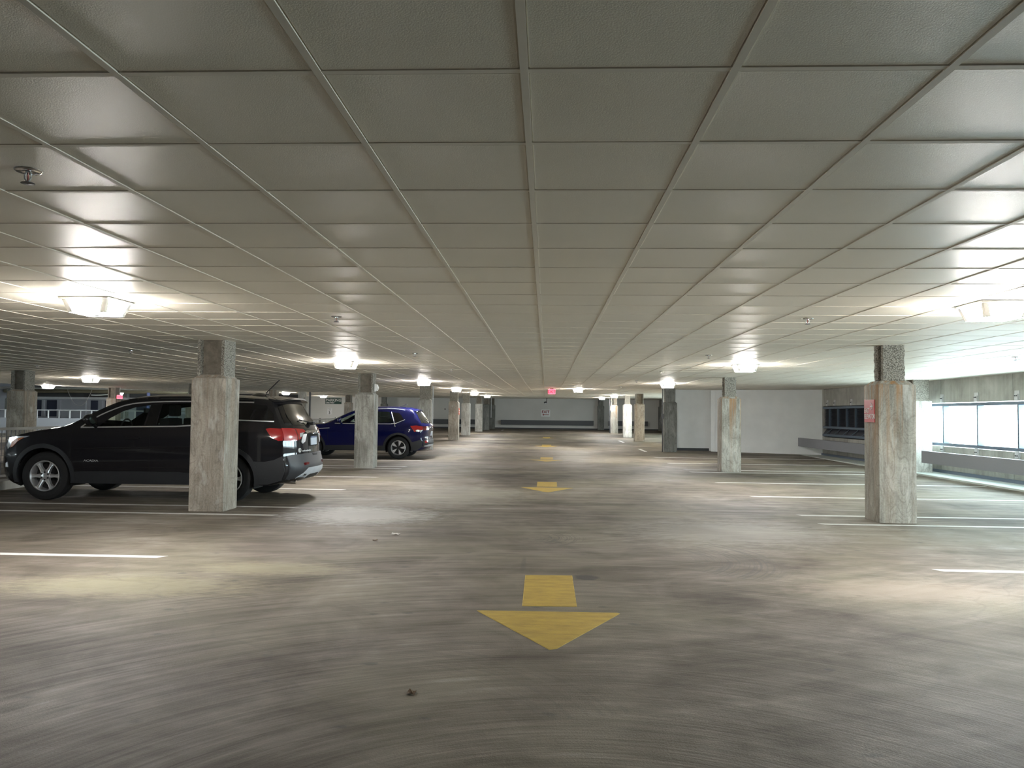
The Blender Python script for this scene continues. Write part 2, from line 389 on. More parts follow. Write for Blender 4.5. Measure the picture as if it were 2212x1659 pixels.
def bar_y(x0, x1, z0, z1, y0, y1, g=None):
    """bar along Y following the slope of the deck"""
    g = g or G(); ys = [y0]+([24] if y0 < 24 < y1 else [])+[y1]; vs = []; fs = []
    for y in ys: vs += [(x0, y, z0+rise(y)), (x1, y, z0+rise(y)), (x1, y, z1+rise(y)), (x0, y, z1+rise(y))]
    for i in range(len(ys)-1):
        for k in range(4): fs.append((4*i+k, 4*i+(k+1) % 4, 4*i+4+(k+1) % 4, 4*i+4+k))
    n = 4*(len(ys)-1); fs += [(0, 3, 2, 1), (n, n+1, n+2, n+3)]
    g.add(vs, fs); return g

# ================================================================ STRUCTURE
XL, XR, Y0, Y1 = -36.0, 10.12, -5.0, 62.0
def deck(name, z, mat, x0, x1, y0, y1, nx=2, th=.25, up=True):
    g = G(); ys = [y0, 24, y1]; vs = []
    for zz in (z, z-th if up else z+th):
        for y in ys:
            for x in (x0, x1): vs.append((x, y, zz+rise(y)))
    fs = [(0, 1, 3, 2), (2, 3, 5, 4), (6, 8, 9, 7), (8, 10, 11, 9), (0, 6, 7, 1), (4, 5, 11, 10), (0, 2, 8, 6), (2, 4, 10, 8), (1, 7, 9, 3), (3, 9, 11, 5)]
    g.add(vs, fs); return tag(g.mk(name, mat), kind='structure')
floor = deck('floor', 0, M['floor'], XL, XR+.4, Y0, Y1+.5)
ceiling = deck('ceiling', 2.52, M['slab'], -23.0, XR+.4, Y0, Y1+.5, up=False)
slab2 = deck('trim_1', 3.1, M['slab'], XL, -23.0, Y0, Y1+.5, up=False)
g = G()
for i in range(60):
    a = -23+ i*.6; x = XL+.0
# floor joint: a thin tooled joint filled with dark sealant
g = G()
pts = [(-9.3, 17.9), (-3, 18.05), (0, 18.12), (3.3, 18.55), (9.2, 18.6)]
vs = []; fs = []
for x, y in pts: vs += [(x, y-.02, .0015), (x, y+.02, .0015)]
for i in range(len(pts)-1): fs.append((2*i, 2*i+2, 2*i+3, 2*i+1))
g.add(vs, fs); g.mk('joint_sealant', M['black'], floor)

# ---- ceiling grid
GX, GY, GP = -.0738, 2.232, .6096
cs = list(range(-37, 17)); rs = list(range(-11, 98))
def project(x, y, z):
    d = Vector((x, y, z-CAM_Z)); w = d.dot(F_)
    if w < .2: return None
    return 1106+FPX*d.dot(R_)/w, 829.5-FPX*d.dot(U_)/w
cand = []
cells = []
lights = [(-4.10, 6.88), (-3.95, 15.1), (-3.82, 24.0), (-3.78, 32.4), (-3.72, 39.9), (-3.70, 48.3), (1.28, 31.2),
          (3.86, 6.86), (3.80, 15.05), (3.72, 24.0), (3.78, 43.4), (3.74, 52.3), (-14.5, 24.1), (-22.6, 34.3), (-15.4, 45.3), (-16.6, 57.2)]
for r in rs:
    for c in cs:
        x0, x1 = GX+c*GP, GX+(c+1)*GP; y0, y1 = GY+r*GP, GY+(r+1)*GP
        x0 = max(x0, -22.9); x1 = min(x1, XR)
        if x1-x0 < .1: continue
        if x0 < -22.3: pass
        P = [project(x, y, CEIL+rise(y)) for x, y in ((x0, y0), (x1, y0), (x1, y1), (x0, y1))]
        area = 0
        if all(P):
            cx = sum(p[0] for p in P)/4; cyy = sum(p[1] for p in P)/4
            if -150 < cx < 2362 and -150 < cyy < 1659:
                area = abs(sum(P[i][0]*P[(i+1) % 4][1]-P[(i+1) % 4][0]*P[i][1] for i in range(4)))/2
        cells.append((area, x0, x1, y0, y1))
cells.sort(key=lambda t: -t[0])
full = [t for t in cells if t[2]-t[1] > .6][:300]; fs_ = set(id(t) for t in full)
def tile_geo(x0, x1, y0, y1, z0, z1, z2, z3):
    h = .012; b = .006
    return ([(x0+h, y0+h, z0+b), (x1-h, y0+h, z1+b), (x1-h, y1-h, z2+b), (x0+h, y1-h, z3+b),
             (x0+h+b, y0+h+b, z0), (x1-h-b, y0+h+b, z1), (x1-h-b, y1-h-b, z2), (x0+h+b, y1-h-b, z3)],
            [(4, 7, 6, 5), (0, 4, 5, 1), (1, 5, 6, 2), (2, 6, 7, 3), (3, 7, 4, 0), (0, 1, 2, 3)])
v0, f0 = tile_geo(-GP/2, GP/2, -GP/2, GP/2, 0, 0, 0, 0)
tm = bpy.data.meshes.new('ceiling_tile'); tm.from_pydata(v0, [], f0); tm.materials.append(M['tile'])
for a, x0, x1, y0, y1 in full:
    o = bpy.data.objects.new('ceiling_tile', tm); COL.objects.link(o); o.parent = ceiling
    yc = (y0+y1)/2; o.location = ((x0+x1)/2, yc, CEIL+.0035+rise(yc)); o.rotation_euler = (random.gauss(0, .0016)+(math.atan(.0066) if yc > 24 else 0), random.gauss(0, .0012), 0)
g = G()
for t in cells:
    if id(t) in fs_: continue
    a, x0, x1, y0, y1 = t; z = CEIL+.0035; j = [random.gauss(0, .0006) for _ in range(3)]
    vs, fs = tile_geo(x0, x1, y0, y1, z+rise(y0)+j[0], z+rise(y0)+j[0]+j[1], z+rise(y1)+j[0]+j[1]+j[2], z+rise(y1)+j[0]+j[2])
    g.add(vs, fs)
tag(g.mk('ceiling_tile_field', M['tile'], ceiling), kind='stuff')
for c in cs+[17]:
    x = GX+c*GP
    if x < -22.9 or x > XR: continue
    bar_y(x-.012, x+.012, CEIL, CEIL+.03, Y0, Y1).mk('grid_runner', M['bar'], ceiling)
ctm = None
for r in rs+[98]:
    y = GY+r*GP
    if y > Y1-.05: continue
    if ctm is None:
        ctm = G().box(-22.9, XR, -.012, .012, 0, .028).mk('cross_tee', M['bar'], ceiling); o = ctm
    else: o = ctm.copy(); COL.objects.link(o)
    o.location = (0, y, CEIL+.0015+rise(y))

# ---- far wall
g = G().box(XL, XR+.4, Y1+.02, Y1+.3, .1, 3.4); far = tag(g.mk('wall_back', M['farwall']), kind='structure')
tag(G().box(-13.2, XR, Y1-.02, Y1+.02, .2+.05, .34).mk('baseboard_back', M['basebd']), kind='structure')
tag(G().box(-30, XR+.4, Y0-.3, Y0, 0, 2.7).mk('wall_front', M['darkwall']), kind='structure')
tag(G().box(XL-.3, XL, Y0, Y1, 0, 3.5).mk('wall_left', M['darkwall']), kind='structure')

# ---- white partition on the right, seen beyond the columns
def zc(y): return CEIL+rise(y)-.001
g = G().box(4.62, 6.95, 30.95, 31.15, .045, zc(30.9)); w2 = tag(g.mk('wall_back_right', M['white_wall']), kind='structure')
G().box(4.62, 6.40, 30.92, 30.95, .045, .15).mk('base_strip', M['basebd'], w2)
ax, ay, bx, by = 6.42, 30.55, 10.1, 28.95
L = math.hypot(bx-ax, by-ay); an = math.atan2(by-ay, bx-ax)
o = G().box(0, L, 0, .5, .03, CEIL+.03).mk('wall_angled', M['block']); o.location = (ax, ay, 0); o.rotation_euler = (0, 0, an); tag(o, kind='structure')
G().box(-.02, .14, -.012, 0, .03, CEIL+.03).mk('corner_bead', M['white_wall'], o)

# ---- right wall: parapet, lintel panels, curb
par = tag(G().box(XR, XR+.3, Y0, 29.2, 0, .70).mk('wall_right', M['precast']), kind='structure')
tag(bar_y(XR, XR+.3, 0, 2.45, 28.88, 31.4).mk('wall_right_mid', M['precast']), kind='structure')
tag(bar_y(XR, XR+.3, 0, .70, 31.2, Y1).mk('wall_right_far', M['precast']), kind='structure')
joints = [Y0, 1.6, 4.75, 7.9, 11.05, 14.2, 17.3, 20.38, 23.5, 26.6, 29.2]
lint = tag(G().box(XR+.03, XR+.34, Y0, 29.2, 1.84, 2.5).mk('wall_right_lintel', M['slab']), kind='structure')
for a, b in zip(joints[:-1], joints[1:]):
    G().box(XR-.02, XR+.29, a+.006, b-.006, 1.82, 2.42).mk('precast_panel', M['precast'], lint)
    G().box(XR-.015, XR+.002, a+.006, b-.006, .06, .70).mk('precast_panel', M['precast'], par)
tag(bar_y(XR, XR+.3, 1.82, 2.5, 31.2, Y1).mk('wall_right_far_lintel', M['precast']), kind='structure')
tag(G().box(9.30, XR-.02, Y0, 29.0, 0, .035).mk('trim_2', M['curb']), kind='structure')
tag(G().box(XR-.06, XR-.02, Y0, 29.0, .035, .11).mk('baseboard_right', M['slate']), kind='structure')

# windows
def window(idx, y0, y1, mull, z0, z1, f=.055, dark=False, rz=0):
    w = tag(thing('window_%d' % idx, None, None, (XR, (y0+y1)/2, rise((y0+y1)/2))), kind='structure'); yc = (y0+y1)/2
    g = G(); g.bbox(-.02, .14, y0-yc, y1-yc, z1-f-.02, z1, .006); g.bbox(-.02, .14, y0-yc, y1-yc, z0, z0+f+.02, .006)
    g.mk('window_frame', M['alum'], w)
    for m in mull:
        G().bbox(-.015, .135, m-yc-.024, m-yc+.024, z0+f+.02, z1-f-.02, .005).mk('mullion', M['alum'], w)
        G().box(-.022, -.014, m-yc-.006, m-yc+.006, z0+f+.02, z1-f-.02).mk('gasket', M['darkmetal'], w)
    ms = sorted(set([y0]+list(mull)+[y1]))
    for a, b in zip(ms[:-1], ms[1:]):
        if b-a < .12: continue
        if not dark: G().box(.10, .108, a-yc+.02, b-yc-.02, z0+f, z1-f).mk('window_pane', M['pane'], w)
        else:
            g = G(); n = 15
            for k in range(n):
                z = z0+f+.03+(z1-z0-2*f-.04)*k/n; g.prism([(.03, z), (.10, z+.035), (.10, z+.041), (.03, z+.006)], a-yc+.03, b-yc-.03, 'y')
            tag(g.mk('louvre_slats', M['louvredark'], w), kind='stuff')
    return w
ml = [20.3-1.58*k for k in range(11)]
window(1, 3.0, 21.9, ml, .72, 1.80)
tag(G().box(XR, XR+.3, Y0, 3.0, .70, 1.84).mk('wall_right_near', M['precast']), kind='structure')
ml2 = [25.15, 25.97, 26.72, 27.52, 28.3]
w3 = window(2, 24.4, 28.9, ml2, 1.0, 1.78, dark=True)
# sheet added behind to block the sky, sloped sill pane and lower rail of the louvred bay
G().box(.15, .2, -4.75, 2.55, .62, 1.9).mk('sky_block_panel', M['louvredark'], w3)
for a, b in zip([24.4]+ml2, ml2+[28.9]):
    G().prism([(-.01, .80), (.12, .99), (.125, .985), (-.004, .795)], a-26.65+.02, b-26.65-.02, 'y').mk('sill_pane', M['louvredark'], w3)
for m in ml2: G().tube([(-.03, m-26.65+.25, .80), (.08, m-26.65-.05, .99)], .01, 6).mk('stay_rod', M['alum'], w3)
G().bbox(-.04, .14, -2.25, 2.25, .72, .80, .01).mk('lower_rail', M['alum'], w3)
G().box(-.0, .14, -4.75, -2.25, .70, 1.84).mk('blank_infill', M['precast'], w3)
window(3, 34.0, 50.0, [34.0+1.6*k for k in range(1, 10)], .72, 1.80)
for a_, b_ in ((31.4, 34.0), (50.0, Y1)): tag(bar_y(XR, XR+.3, .70, 1.84, a_, b_).mk('wall_right_infill', M['precast']), kind='structure')

def clip(y, z, up=True):
    t = thing('window_bracket', None, 'bracket', (XR-.02, y, z))
    G().bbox(-.012, 0, -.085, .085, 0, .20 if up else -.14, .003).mk('plate', M['clip'], t) if up else G().bbox(-.012, 0, -.085, .085, -.14, 0, .003).mk('plate', M['clip'], t)
    G().bbox(-.035, -.012, -.06, .06, -.01, .13, .004).mk('angle_cleat', M['clip'], t) if up else G().bbox(-.035, -.012, -.06, .06, -.12, .02, .004).mk('angle_cleat', M['clip'], t)
    zz = .09 if up else -.08
    for dy in (-.03, .03): G().rot([(0, -.055), (.012, -.052), (.014, -.036)], 8, 'x', (0, dy, zz)).mk('bolt', M['darkmetal'], t)
    return t
UPL = {20.3: 'galvanised bracket on the lintel at the panel joint, beside the pilaster', 18.72: 'galvanised two-bolt bracket above the middle window mullion', 17.14: 'galvanised two-bolt bracket on the lintel nearest the right edge'}
LOL = {20.3: 'grey bracket under the window frame beside the pilaster', 18.72: 'grey bracket under the window frame below the middle mullion', 17.14: 'grey bracket under the window frame nearest the right edge'}
for y in (20.3, 18.72, 17.14):
    tag(clip(y, 1.83), UPL[y], group='brackets along the window band')
    tag(clip(y, .71, False), LOL[y], group='brackets along the window band')
for i, y in enumerate((28.4, 27.7, 26.2, 25.0)):
    tag(clip(y, 1.83), ['bracket on the lintel above the louvres, nearest the white wall', 'second bracket above the louvres counted from the white wall', 'third bracket above the louvres counted from the white wall', 'bracket above the louvres partly hidden by the red sign'][i], group='brackets along the window band')

# crash rails
def crash_rail(name, label, p0, p1, z0, z1, mat, th=.1, brackets=(), c_shape=True):
    t = thing(name, label, 'guard rail', (p0[0], p0[1], 0), math.atan2(p1[1]-p0[1], p1[0]-p0[0])); L = math.hypot(p1[0]-p0[0], p1[1]-p0[1])
    ra, rb = rise(p0[1]), rise(p1[1]); g = G()
    w = .012
    prof = [(0, z0), (th, z0), (th, z0+w), (w, z0+w), (w, z1-w), (th, z1-w), (th, z1), (0, z1)]
    vs = [(0, a, b+ra) for a, b in prof]+[(L, a, b+rb) for a, b in prof]; n = 8
    g.add(vs, [tuple(range(n)), tuple(range(n, 2*n))[::-1]]+[(i, n+i, n+(i+1) % n, (i+1) % n) for i in range(n)])
    g.mk('channel', mat, t)
    for b in brackets: G().bbox(b-.06, b+.06, th-.01, th+.30, z0+.09+ra, z0+.16+ra, .004).mk('bracket', M['clip'], t)
    return t
# p0 -> p1 direction chosen so that the local +y side (open side) faces the wall
crash_rail('crash_rail', 'long grey steel crash rail in front of the bright windows at right', (9.42, 20.0), (9.62, -4.5), .30, .60, M['guard'], brackets=(.25, 6.2, 12.4, 18.5))
crash_rail('crash_rail', 'grey steel crash rail in front of the dark louvres, behind the red-sign column', (9.30, 29.2), (9.42, 21.3), .31, .62, M['guard'], brackets=(.6, 4, 7.4))
Yw = Y1-.35
crash_rail('crash_rail', 'dark crash rail on the far wall below the EXIT sign', (-3.6, Yw), (3.75, Yw), .33, .70, M['guard_dark'], .1, (1, 3.7, 6.3))
crash_rail('crash_rail', 'dark crash rail on the far wall left of the aisle columns', (-13.0, Yw), (-5.0, Yw), .33, .70, M['guard_dark'], .1, (1, 4, 7))
crash_rail('crash_rail', 'dark crash rail on the shadowed far wall right of the aisle', (4.9, Yw), (8.0, Yw), .33, .70, M['guard_dark'], .1, (1, 2.4))

# ================================================================ COLUMNS
def column_mesh(kind, low, S=.49, zs=1.86):
    """kind: 'front' recess faces the camera, 'side' recess faces sideways"""
    me = {}
    g = G(); g.bbox(-S/2, S/2, -S/2, S/2, 0, zs, .016); me['shaft'] = (g, low, 35)
    g = G(); c = .055; s2 = S/2-.012; s3 = S/2-.07
    vs = [(x*s2, y*s2, zs-.01) for x, y in ((-1, -1), (1, -1), (1, 1), (-1, 1))]+[(x*s3, y*s3, zs+.05) for x, y in ((-1, -1), (1, -1), (1, 1), (-1, 1))]
    g.add(vs, [(0, 1, 5, 4), (1, 2, 6, 5), (2, 3, 7, 6), (3, 0, 4, 7), (4, 5, 6, 7)]); me['collar'] = (g, low, 35)
    return me
_meshcache = {}
def rough_slab(x0, x1, y0, y1, z0, z1, amp, seed):
    """flange with broken, sprayed surface: subdivided box, outer vertices pushed around"""
    r = random.Random(seed); bm = bmesh.new(); nx = max(2, int((x1-x0)/.02)); ny = max(2, int((y1-y0)/.02)); nz = int((z1-z0)/.022)
    bmesh.ops.create_cube(bm, size=1)
    for v in bm.verts: v.co = Vector(((x0+x1)/2+v.co.x*(x1-x0), (y0+y1)/2+v.co.y*(y1-y0), (z0+z1)/2+v.co.z*(z1-z0)))
    for ax, n in ((0, nx), (1, ny), (2, nz)):
        lo = (x0, y0, z0)[ax]; hi = (x1, y1, z1)[ax]
        for k in range(1, n):
            co = [0, 0, 0]; co[ax] = lo+(hi-lo)*k/n; no = [0, 0, 0]; no[ax] = 1
            bmesh.ops.bisect_plane(bm, geom=bm.verts[:]+bm.edges[:]+bm.faces[:], plane_co=co, plane_no=no)
    cx, cy = (x0+x1)/2, (y0+y1)/2
    for v in bm.verts:
        d = Vector((v.co.x-cx, v.co.y-cy, 0)); k = amp*(r.random()-.35)*(1.6 if r.random() < .15 else 1)
        if d.length > 0: v.co += d.normalized()*k
    g = G(); g.bm(bm); return g
def build_column(kind, low):
    H = .19
    if kind.endswith('_s'): H = .142
    key = (kind, low)
    t = bpy.data.objects.new('concrete_column', None); link(t)
    if key in _meshcache:
        for nm, me in _meshcache[key]: link(bpy.data.objects.new(nm, me), t)
        return t
    out = []
    for nm, (g, m, sm) in column_mesh(kind, low).items(): out.append((nm, g.mk(nm, M[m], t, sm).data))
    z0, z1 = 1.88, CEIL+.10; kind = kind.replace('_s', ''); k_ = H/.19
    if kind == 'front':      # flanges left and right, recess towards camera
        out.append(('core', G().box(-.148, .148, -.10, .12, z0, z1).mk('core', M['recess'], t).data))
        out.append(('flange', rough_slab(-H, -.148, -H, H, z0, z1, .012, 3).mk('flange', M['rough'], t).data))
        out.append(('flange', rough_slab(.148, H, -H, H, z0, z1, .012, 4).mk('flange', M['rough'], t).data))
    elif kind == 'side':     # rough flange faces the camera, recess at the sides
        out.append(('core', G().box(-.11*k_, .11*k_, -.12*k_, .12*k_, z0, z1).mk('core', M['recess'], t).data))
        out.append(('flange', rough_slab(-H, H, -H, -.11*k_, z0, z1, .012, 5).mk('flange', M['rough'], t).data))
        out.append(('flange', rough_slab(-H, H, .11*k_, H, z0, z1, .012, 6).mk('flange', M['rough'], t).data))
    else:
        out.append(('upper_shaft', G().bbox(-H, H, -H, H, z0, z1, .02).mk('upper_shaft', M[low], t, 35).data))
    _meshcache[key] = out; return t
COLS = [
 (-4.715, 10.90, 'front', 'col_warm', 'tall stained concrete column standing in front of the dark grey SUV'),
 (4.71, 10.90, 'side_s', 'col_rust', 'rust-streaked concrete column carrying the red elevator sign'),
 (-4.60, 19.75, 'front', 'col_plain', 'mottled grey concrete column in front of the blue SUV'),
 (4.68, 20.15, 'side_s', 'col_rust', 'pale wood-grained concrete column with orange rust at its top, before the white wall'),
 (-4.57, 29.25, 'side', 'col_plain', 'grey concrete column just behind the rear of the blue SUV'),
 (4.70, 29.9, 'plain', 'col_dark', 'dark patchy concrete column at the left end of the white wall, with a conduit'),
 (-4.56, 38.3, 'side', 'col_warm', 'grey-brown concrete column with an orange sign on its side'),
 (4.70, 39.6, 'front', 'col_warm', 'brown concrete column, nearest right of the far aisle before the daylight'),
 (-4.70, 45.4, 'side', 'col_pale', 'pale swirl-grained concrete column behind the orange sign'),
 (4.66, 45.0, 'side_s', 'col_pale', 'whitish concrete column left of the brown one, far right of aisle'),
 (-4.63, 53.4, 'front', 'col_pale', 'light concrete column, third from the end on the far left of aisle'),
 (4.60, 53.0, 'front', 'col_rust', 'cream and orange stained concrete column far down right of aisle'),
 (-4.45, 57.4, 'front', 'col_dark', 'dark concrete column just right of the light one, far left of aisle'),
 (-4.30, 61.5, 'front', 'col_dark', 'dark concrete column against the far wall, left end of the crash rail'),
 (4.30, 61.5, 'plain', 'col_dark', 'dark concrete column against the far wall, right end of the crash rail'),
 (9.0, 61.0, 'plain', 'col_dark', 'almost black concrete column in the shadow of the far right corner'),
 (9.62, 20.6, 'side', 'col_pale', 'yellow-streaked pilaster column beside the bright window band'),
 (9.62, 10.9, 'side', 'col_pale', None),
 (-13.80, 19.9, 'front', 'col_warm', 'rough aggregate column at the left edge behind the hood of the dark SUV'),
 (-13.45, 29.2, 'front', 'col_warm', 'column whose top shows left of the stained column, above the dark SUV roof'),
 (-13.8, 38.8, 'plain', 'col_warm', 'beige column half hidden behind the roof of the dark SUV'),
 (-13.85, 43.6, 'plain', 'col_pale', 'pinkish beige column above the spoiler of the dark SUV, by the black pipe'),
 (-13.5, 52.6, 'front', 'col_warm', 'tan column at the right edge of the green parking sign'),
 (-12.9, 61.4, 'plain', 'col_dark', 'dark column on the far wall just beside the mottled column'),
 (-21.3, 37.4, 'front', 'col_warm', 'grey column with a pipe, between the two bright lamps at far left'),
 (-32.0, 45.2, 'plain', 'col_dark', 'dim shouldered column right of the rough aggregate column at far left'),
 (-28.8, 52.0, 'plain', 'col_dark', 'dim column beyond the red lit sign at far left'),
]
for x, y, k, m, lab in COLS:
    if lab is None: lab = 'pilaster column beside the windows outside the right edge'
    t = build_column(k, m); t.location = (x, y, rise(y)); tag(t, lab, 'column', 'stepped concrete columns')
    if abs(x) > 9 and x > 0 and y < 30: pass

# conduits on columns
def conduit(label, x, y, z0, z1, r=.018, box=None, mat='pipe', y_off=0):
    t = thing('conduit', label, 'pipe', (x, y, rise(y)))
    G().tube([(0, 0, z0), (0, 0, (z0+z1)/2), (0, 0, z1)], r, 8).mk('pipe', M[mat], t, 40)
    if box: G().bbox(-.05, .05, -.05, .03, box-.09, box+.09, .01).mk('switch_box', M['darkmetal'], t); G().tube([(-.05, -.02, box-.05), (-.10, -.02, box-.2), (-.03, -.02, box-.35), (0, 0, box-.42)], .012, 6).mk('cable_loop', M['darkmetal'], t, 60)
    return t
conduit('dark conduit with a switch box on the dark patchy column', 4.41, 29.75, 0, 2.39, .02, 1.35, 'darkmetal')
conduit('grey conduit on the left of the cream and orange column', 4.30, 52.8, 0, 2.39, .03, 1.45, 'darkmetal')
conduit('thin white conduit down the grey column behind the blue SUV', -4.285, 29.2, 0, 2.39, .02, None, 'clip')
conduit('black pipe beside the pinkish beige column', -13.35, 43.4, 0, 2.45, .05, None, 'darkmetal')
conduit('pale pipe beside the dark column far left of aisle', -4.12, 58.0, .9, 2.45, .035, None, 'clip')

# ================================================================ CEILING LIGHTS
def lamp_fixture(lens='lens'):
    t = bpy.data.objects.new('ceiling_light', None); link(t)
    a, b, h = .205, .165, .135
    g = G(); g.bbox(-.225, .225, -.225, .225, -.022, 0, .006); g.mk('housing', M['lampmetal'], t, 35)
    cor = [(-1, -1), (1, -1), (1, 1), (-1, 1)]
    for i, (sx, sy) in enumerate(cor):
        g = G(); w = .042
        vs = []
        for (q, z) in ((a, -.022), (b, -h)):
            vs += [(sx*q, sy*q, z), (sx*(q-w), sy*q, z), (sx*(q-w), sy*(q-w), z), (sx*q, sy*(q-w), z)]
        g.add(vs, [(0, 1, 5, 4), (1, 2, 6, 5), (2, 3, 7, 6), (3, 0, 4, 7), (0, 3, 2, 1), (4, 5, 6, 7)]); g.mk('corner_post', M['lampmetal'], t)
    for i in range(4):
        (sx, sy), (tx, ty) = cor[i], cor[(i+1) % 4]; vs = []
        for q, z in ((a-.006, -.022), (b-.006, -h)):
            for (ux, uy), (ox, oy) in (((sx, sy), (tx, ty)), ((tx, ty), (sx, sy))):
                dx, dy = (ox-ux)/2*.042, (oy-uy)/2*.042
                vs.append((ux*q+dx, uy*q+dy, z))
        G().add([vs[0], vs[1], vs[3], vs[2]], [(0, 1, 2, 3)]).mk('side_lens', M[lens], t)
    G().add([(-b+.006, -b+.006, -h), (b-.006, -b+.006, -h), (b-.006, b-.006, -h), (-b+.006, b-.006, -h)], [(0, 3, 2, 1)]).mk('bottom_lens', M[lens if lens != 'lens' else 'lensdim'], t)
    G().rot([(.0, -h-.012), (.05, -h-.012), (.055, -h)], 16).mk('sensor', M['lampmetal'], t, 30)
    return t
LL = ['square ceiling light at left, above the dark SUV, large and near', 'square ceiling light above and left of the mottled column', 'square ceiling light in front of the column behind the blue SUV',
 'square ceiling light before the column with the orange sign', 'square ceiling light, second last on the far left row', 'square ceiling light, last and smallest on the left row', 'square ceiling light alone over the aisle, right of the lit exit sign',
 'square ceiling light cut by the right edge of the picture', 'square ceiling light above the rust-topped column at right', 'square ceiling light above the dark patchy column by the white wall',
 'square ceiling light above the cream and orange column far right of aisle', 'square ceiling light, last and smallest on the right row', 'brightest of the small lamps at far left, above the red lit sign', 'lamp at far left between the aggregate column and the piped column',
 'tiny lamp above the roof aerial of the dark SUV', 'tiny lamp over the green parking sign']
proto = None
for i, (x, y) in enumerate(lights):
    if proto is None: proto = lamp_fixture(); o = proto
    else: o = dup(proto, (x, y, 0))
    o.location = (x, y, CEIL+rise(y)); tag(o, LL[i], 'ceiling light', 'square ceiling lights')
# lamps without ceiling tiles behind, and hidden ones that light the deck
o = dup(proto, (-25.9, 46.0, 2.44)); tag(o, 'lamp hanging by a loose white cable where the ceiling is open', 'ceiling light', 'square ceiling lights')
for x, y, l in ((-13.2, 15.1, 'x'), (-13.2, 6.9, 'x')): pass
wl = lamp_fixture('warmlens'); wl.location = (7.4, 35.5, CEIL+rise(35.5)); tag(wl, 'warm orange ceiling light hidden behind the white wall', 'ceiling light', 'warm ceiling lights')

# ================================================================ SPRINKLERS
def sprinkler():
    t = bpy.data.objects.new('sprinkler', None); link(t)
    G().rot([(0, -.002), (.020, -.006), (.046, -.008), (.053, -.003), (.054, 0)], 24).mk('escutcheon', M['chrome'], t, 50)
    G().rot([(0, -.012), (.011, -.012), (.012, 0)], 12).mk('socket', M['chrome'], t, 40)
    for s in (-1, 1): G().tube([(s*.011, 0, -.008), (s*.020, 0, -.02), (s*.018, 0, -.034), (s*.003, 0, -.05)], .0035, 6).mk('frame_arm', M['clip'], t, 60)
    G().tube([(0, 0, -.012), (0, 0, -.046)], .003, 6).mk('bulb', M['brass'], t)
    G().rot([(0, -.052), (.026, -.054), (.027, -.057), (.004, -.058), (0, -.060)], 18).mk('deflector', M['darkmetal'], t, 40)
    return t
SP = [(-2.18, 3.13, 'large chrome ceiling sprinkler near the top left edge'), (-2.2, 8.0, 'ceiling sprinkler above left, between near left lamp and aisle'), (2.63, 7.95, 'ceiling sprinkler above right, near the right lamp'),
 (-2.2, 12.86, 'ceiling sprinkler right of the lamp by the mottled column'), (2.64, 12.8, 'ceiling sprinkler left of the lamp by the rust-topped column'), (7.46, 12.7, 'ceiling sprinkler above the bright windows at right'),
 (2.6, 17.7, 'ceiling sprinkler just above the lamp by the dark patchy column'), (-6.93, 12.65, 'small sprinkler above the windscreen of the dark SUV'), (-2.16, 17.55, 'sprinkler above the lamp by the blue SUV'),
 (2.58, 22.4, 'small sprinkler right of centre over the far aisle'), (-2.15, 22.4, 'small sprinkler left of centre over the far aisle'), (-11.8, 17.5, 'small sprinkler above the rough aggregate column'),
 (-6.95, 17.6, 'small sprinkler above the roof of the dark SUV'), (-6.95, 22.4, 'small sprinkler above the rear of the dark SUV'), (7.45, 17.6, 'small sprinkler before the top of the white wall'), (2.6, 27.3, 'tiny sprinkler over the far aisle at right'), (-2.1, 27.3, 'tiny sprinkler over the far aisle at left')]
proto = None
for x, y, lab in SP:
    if proto is None: proto = sprinkler(); o = proto
    else: o = dup(proto, (x, y, 0))
    o.location = (x, y, CEIL+rise(y)); o.rotation_euler = (0, 0, random.uniform(-.5, .5)); tag(o, lab, 'sprinkler', 'ceiling sprinklers')

# ================================================================ FLOOR MARKINGS
def flat(poly, z, name, mat, parent, th=.002):
    g = G(); n = len(poly)
    vs = [(x, y, z+rise(y)) for x, y in poly]+[(x, y, z+th+rise(y)) for x, y in poly]
    g.add(vs, [tuple(range(n, 2*n))]+[(i, (i+1) % n, n+(i+1) % n, n+i) for i in range(n)]); return g.mk(name, mat, parent)
def wav(poly, amp=.006, step=.06, seed=1):
    r = random.Random(seed); out = []
    for i in range(len(poly)):
        a, b = Vector(poly[i]), Vector(poly[(i+1) % len(poly)]); n = max(1, int((b-a).length/step))
        for k in range(n):
            p = a.lerp(b, k/n); out.append((p.x+(r.random()-.5)*amp*(k > 0), p.y+(r.random()-.5)*amp*(k > 0)))
    return out
AL = ['large yellow floor arrow in the foreground pointing at the viewer', 'second yellow floor arrow, in front of the floor joint', 'third yellow floor arrow, just beyond the floor joint', 'fourth yellow floor arrow, thin in the distance', 'fifth yellow floor arrow, a faint dash far away']
for i, dy in enumerate((0, 9.42, 18.6, 27.7, 37.2)):
    t = thing('floor_arrow', AL[i], 'floor marking', (0, 0, 0), 0, 'yellow one-way arrows down the aisle')
    sx = .025 if i == 0 else 0
    rect = [(-.17+sx*.4, 5.74), (.225+sx*.4, 5.76), (.232+sx*.2, 6.845), (-.172+sx*.2, 6.83)]
    tri = [(-.475, 5.58), (-.46, 5.545), (-.02+sx*1.3, 4.735), (.03, 4.70), (.075, 4.72), (.50, 5.52), (.528, 5.575), (.51, 5.597)]
    for nm, pl in (('arrow_shaft', rect), ('arrow_head', tri)):
        pl = [(x, y+dy) for x, y in pl]; c = Vector((sum(p[0] for p in pl)/len(pl), sum(p[1] for p in pl)/len(pl)))
        if i == 0: flat([tuple(c+(Vector(p)-c)*1.012) for p in pl], 0, nm+'_edge', M['yedge'], t, .0012)
        flat(wav(pl, .006 if i == 0 else 0, seed=i), .0004, nm, M['yellow'], t, .0018)
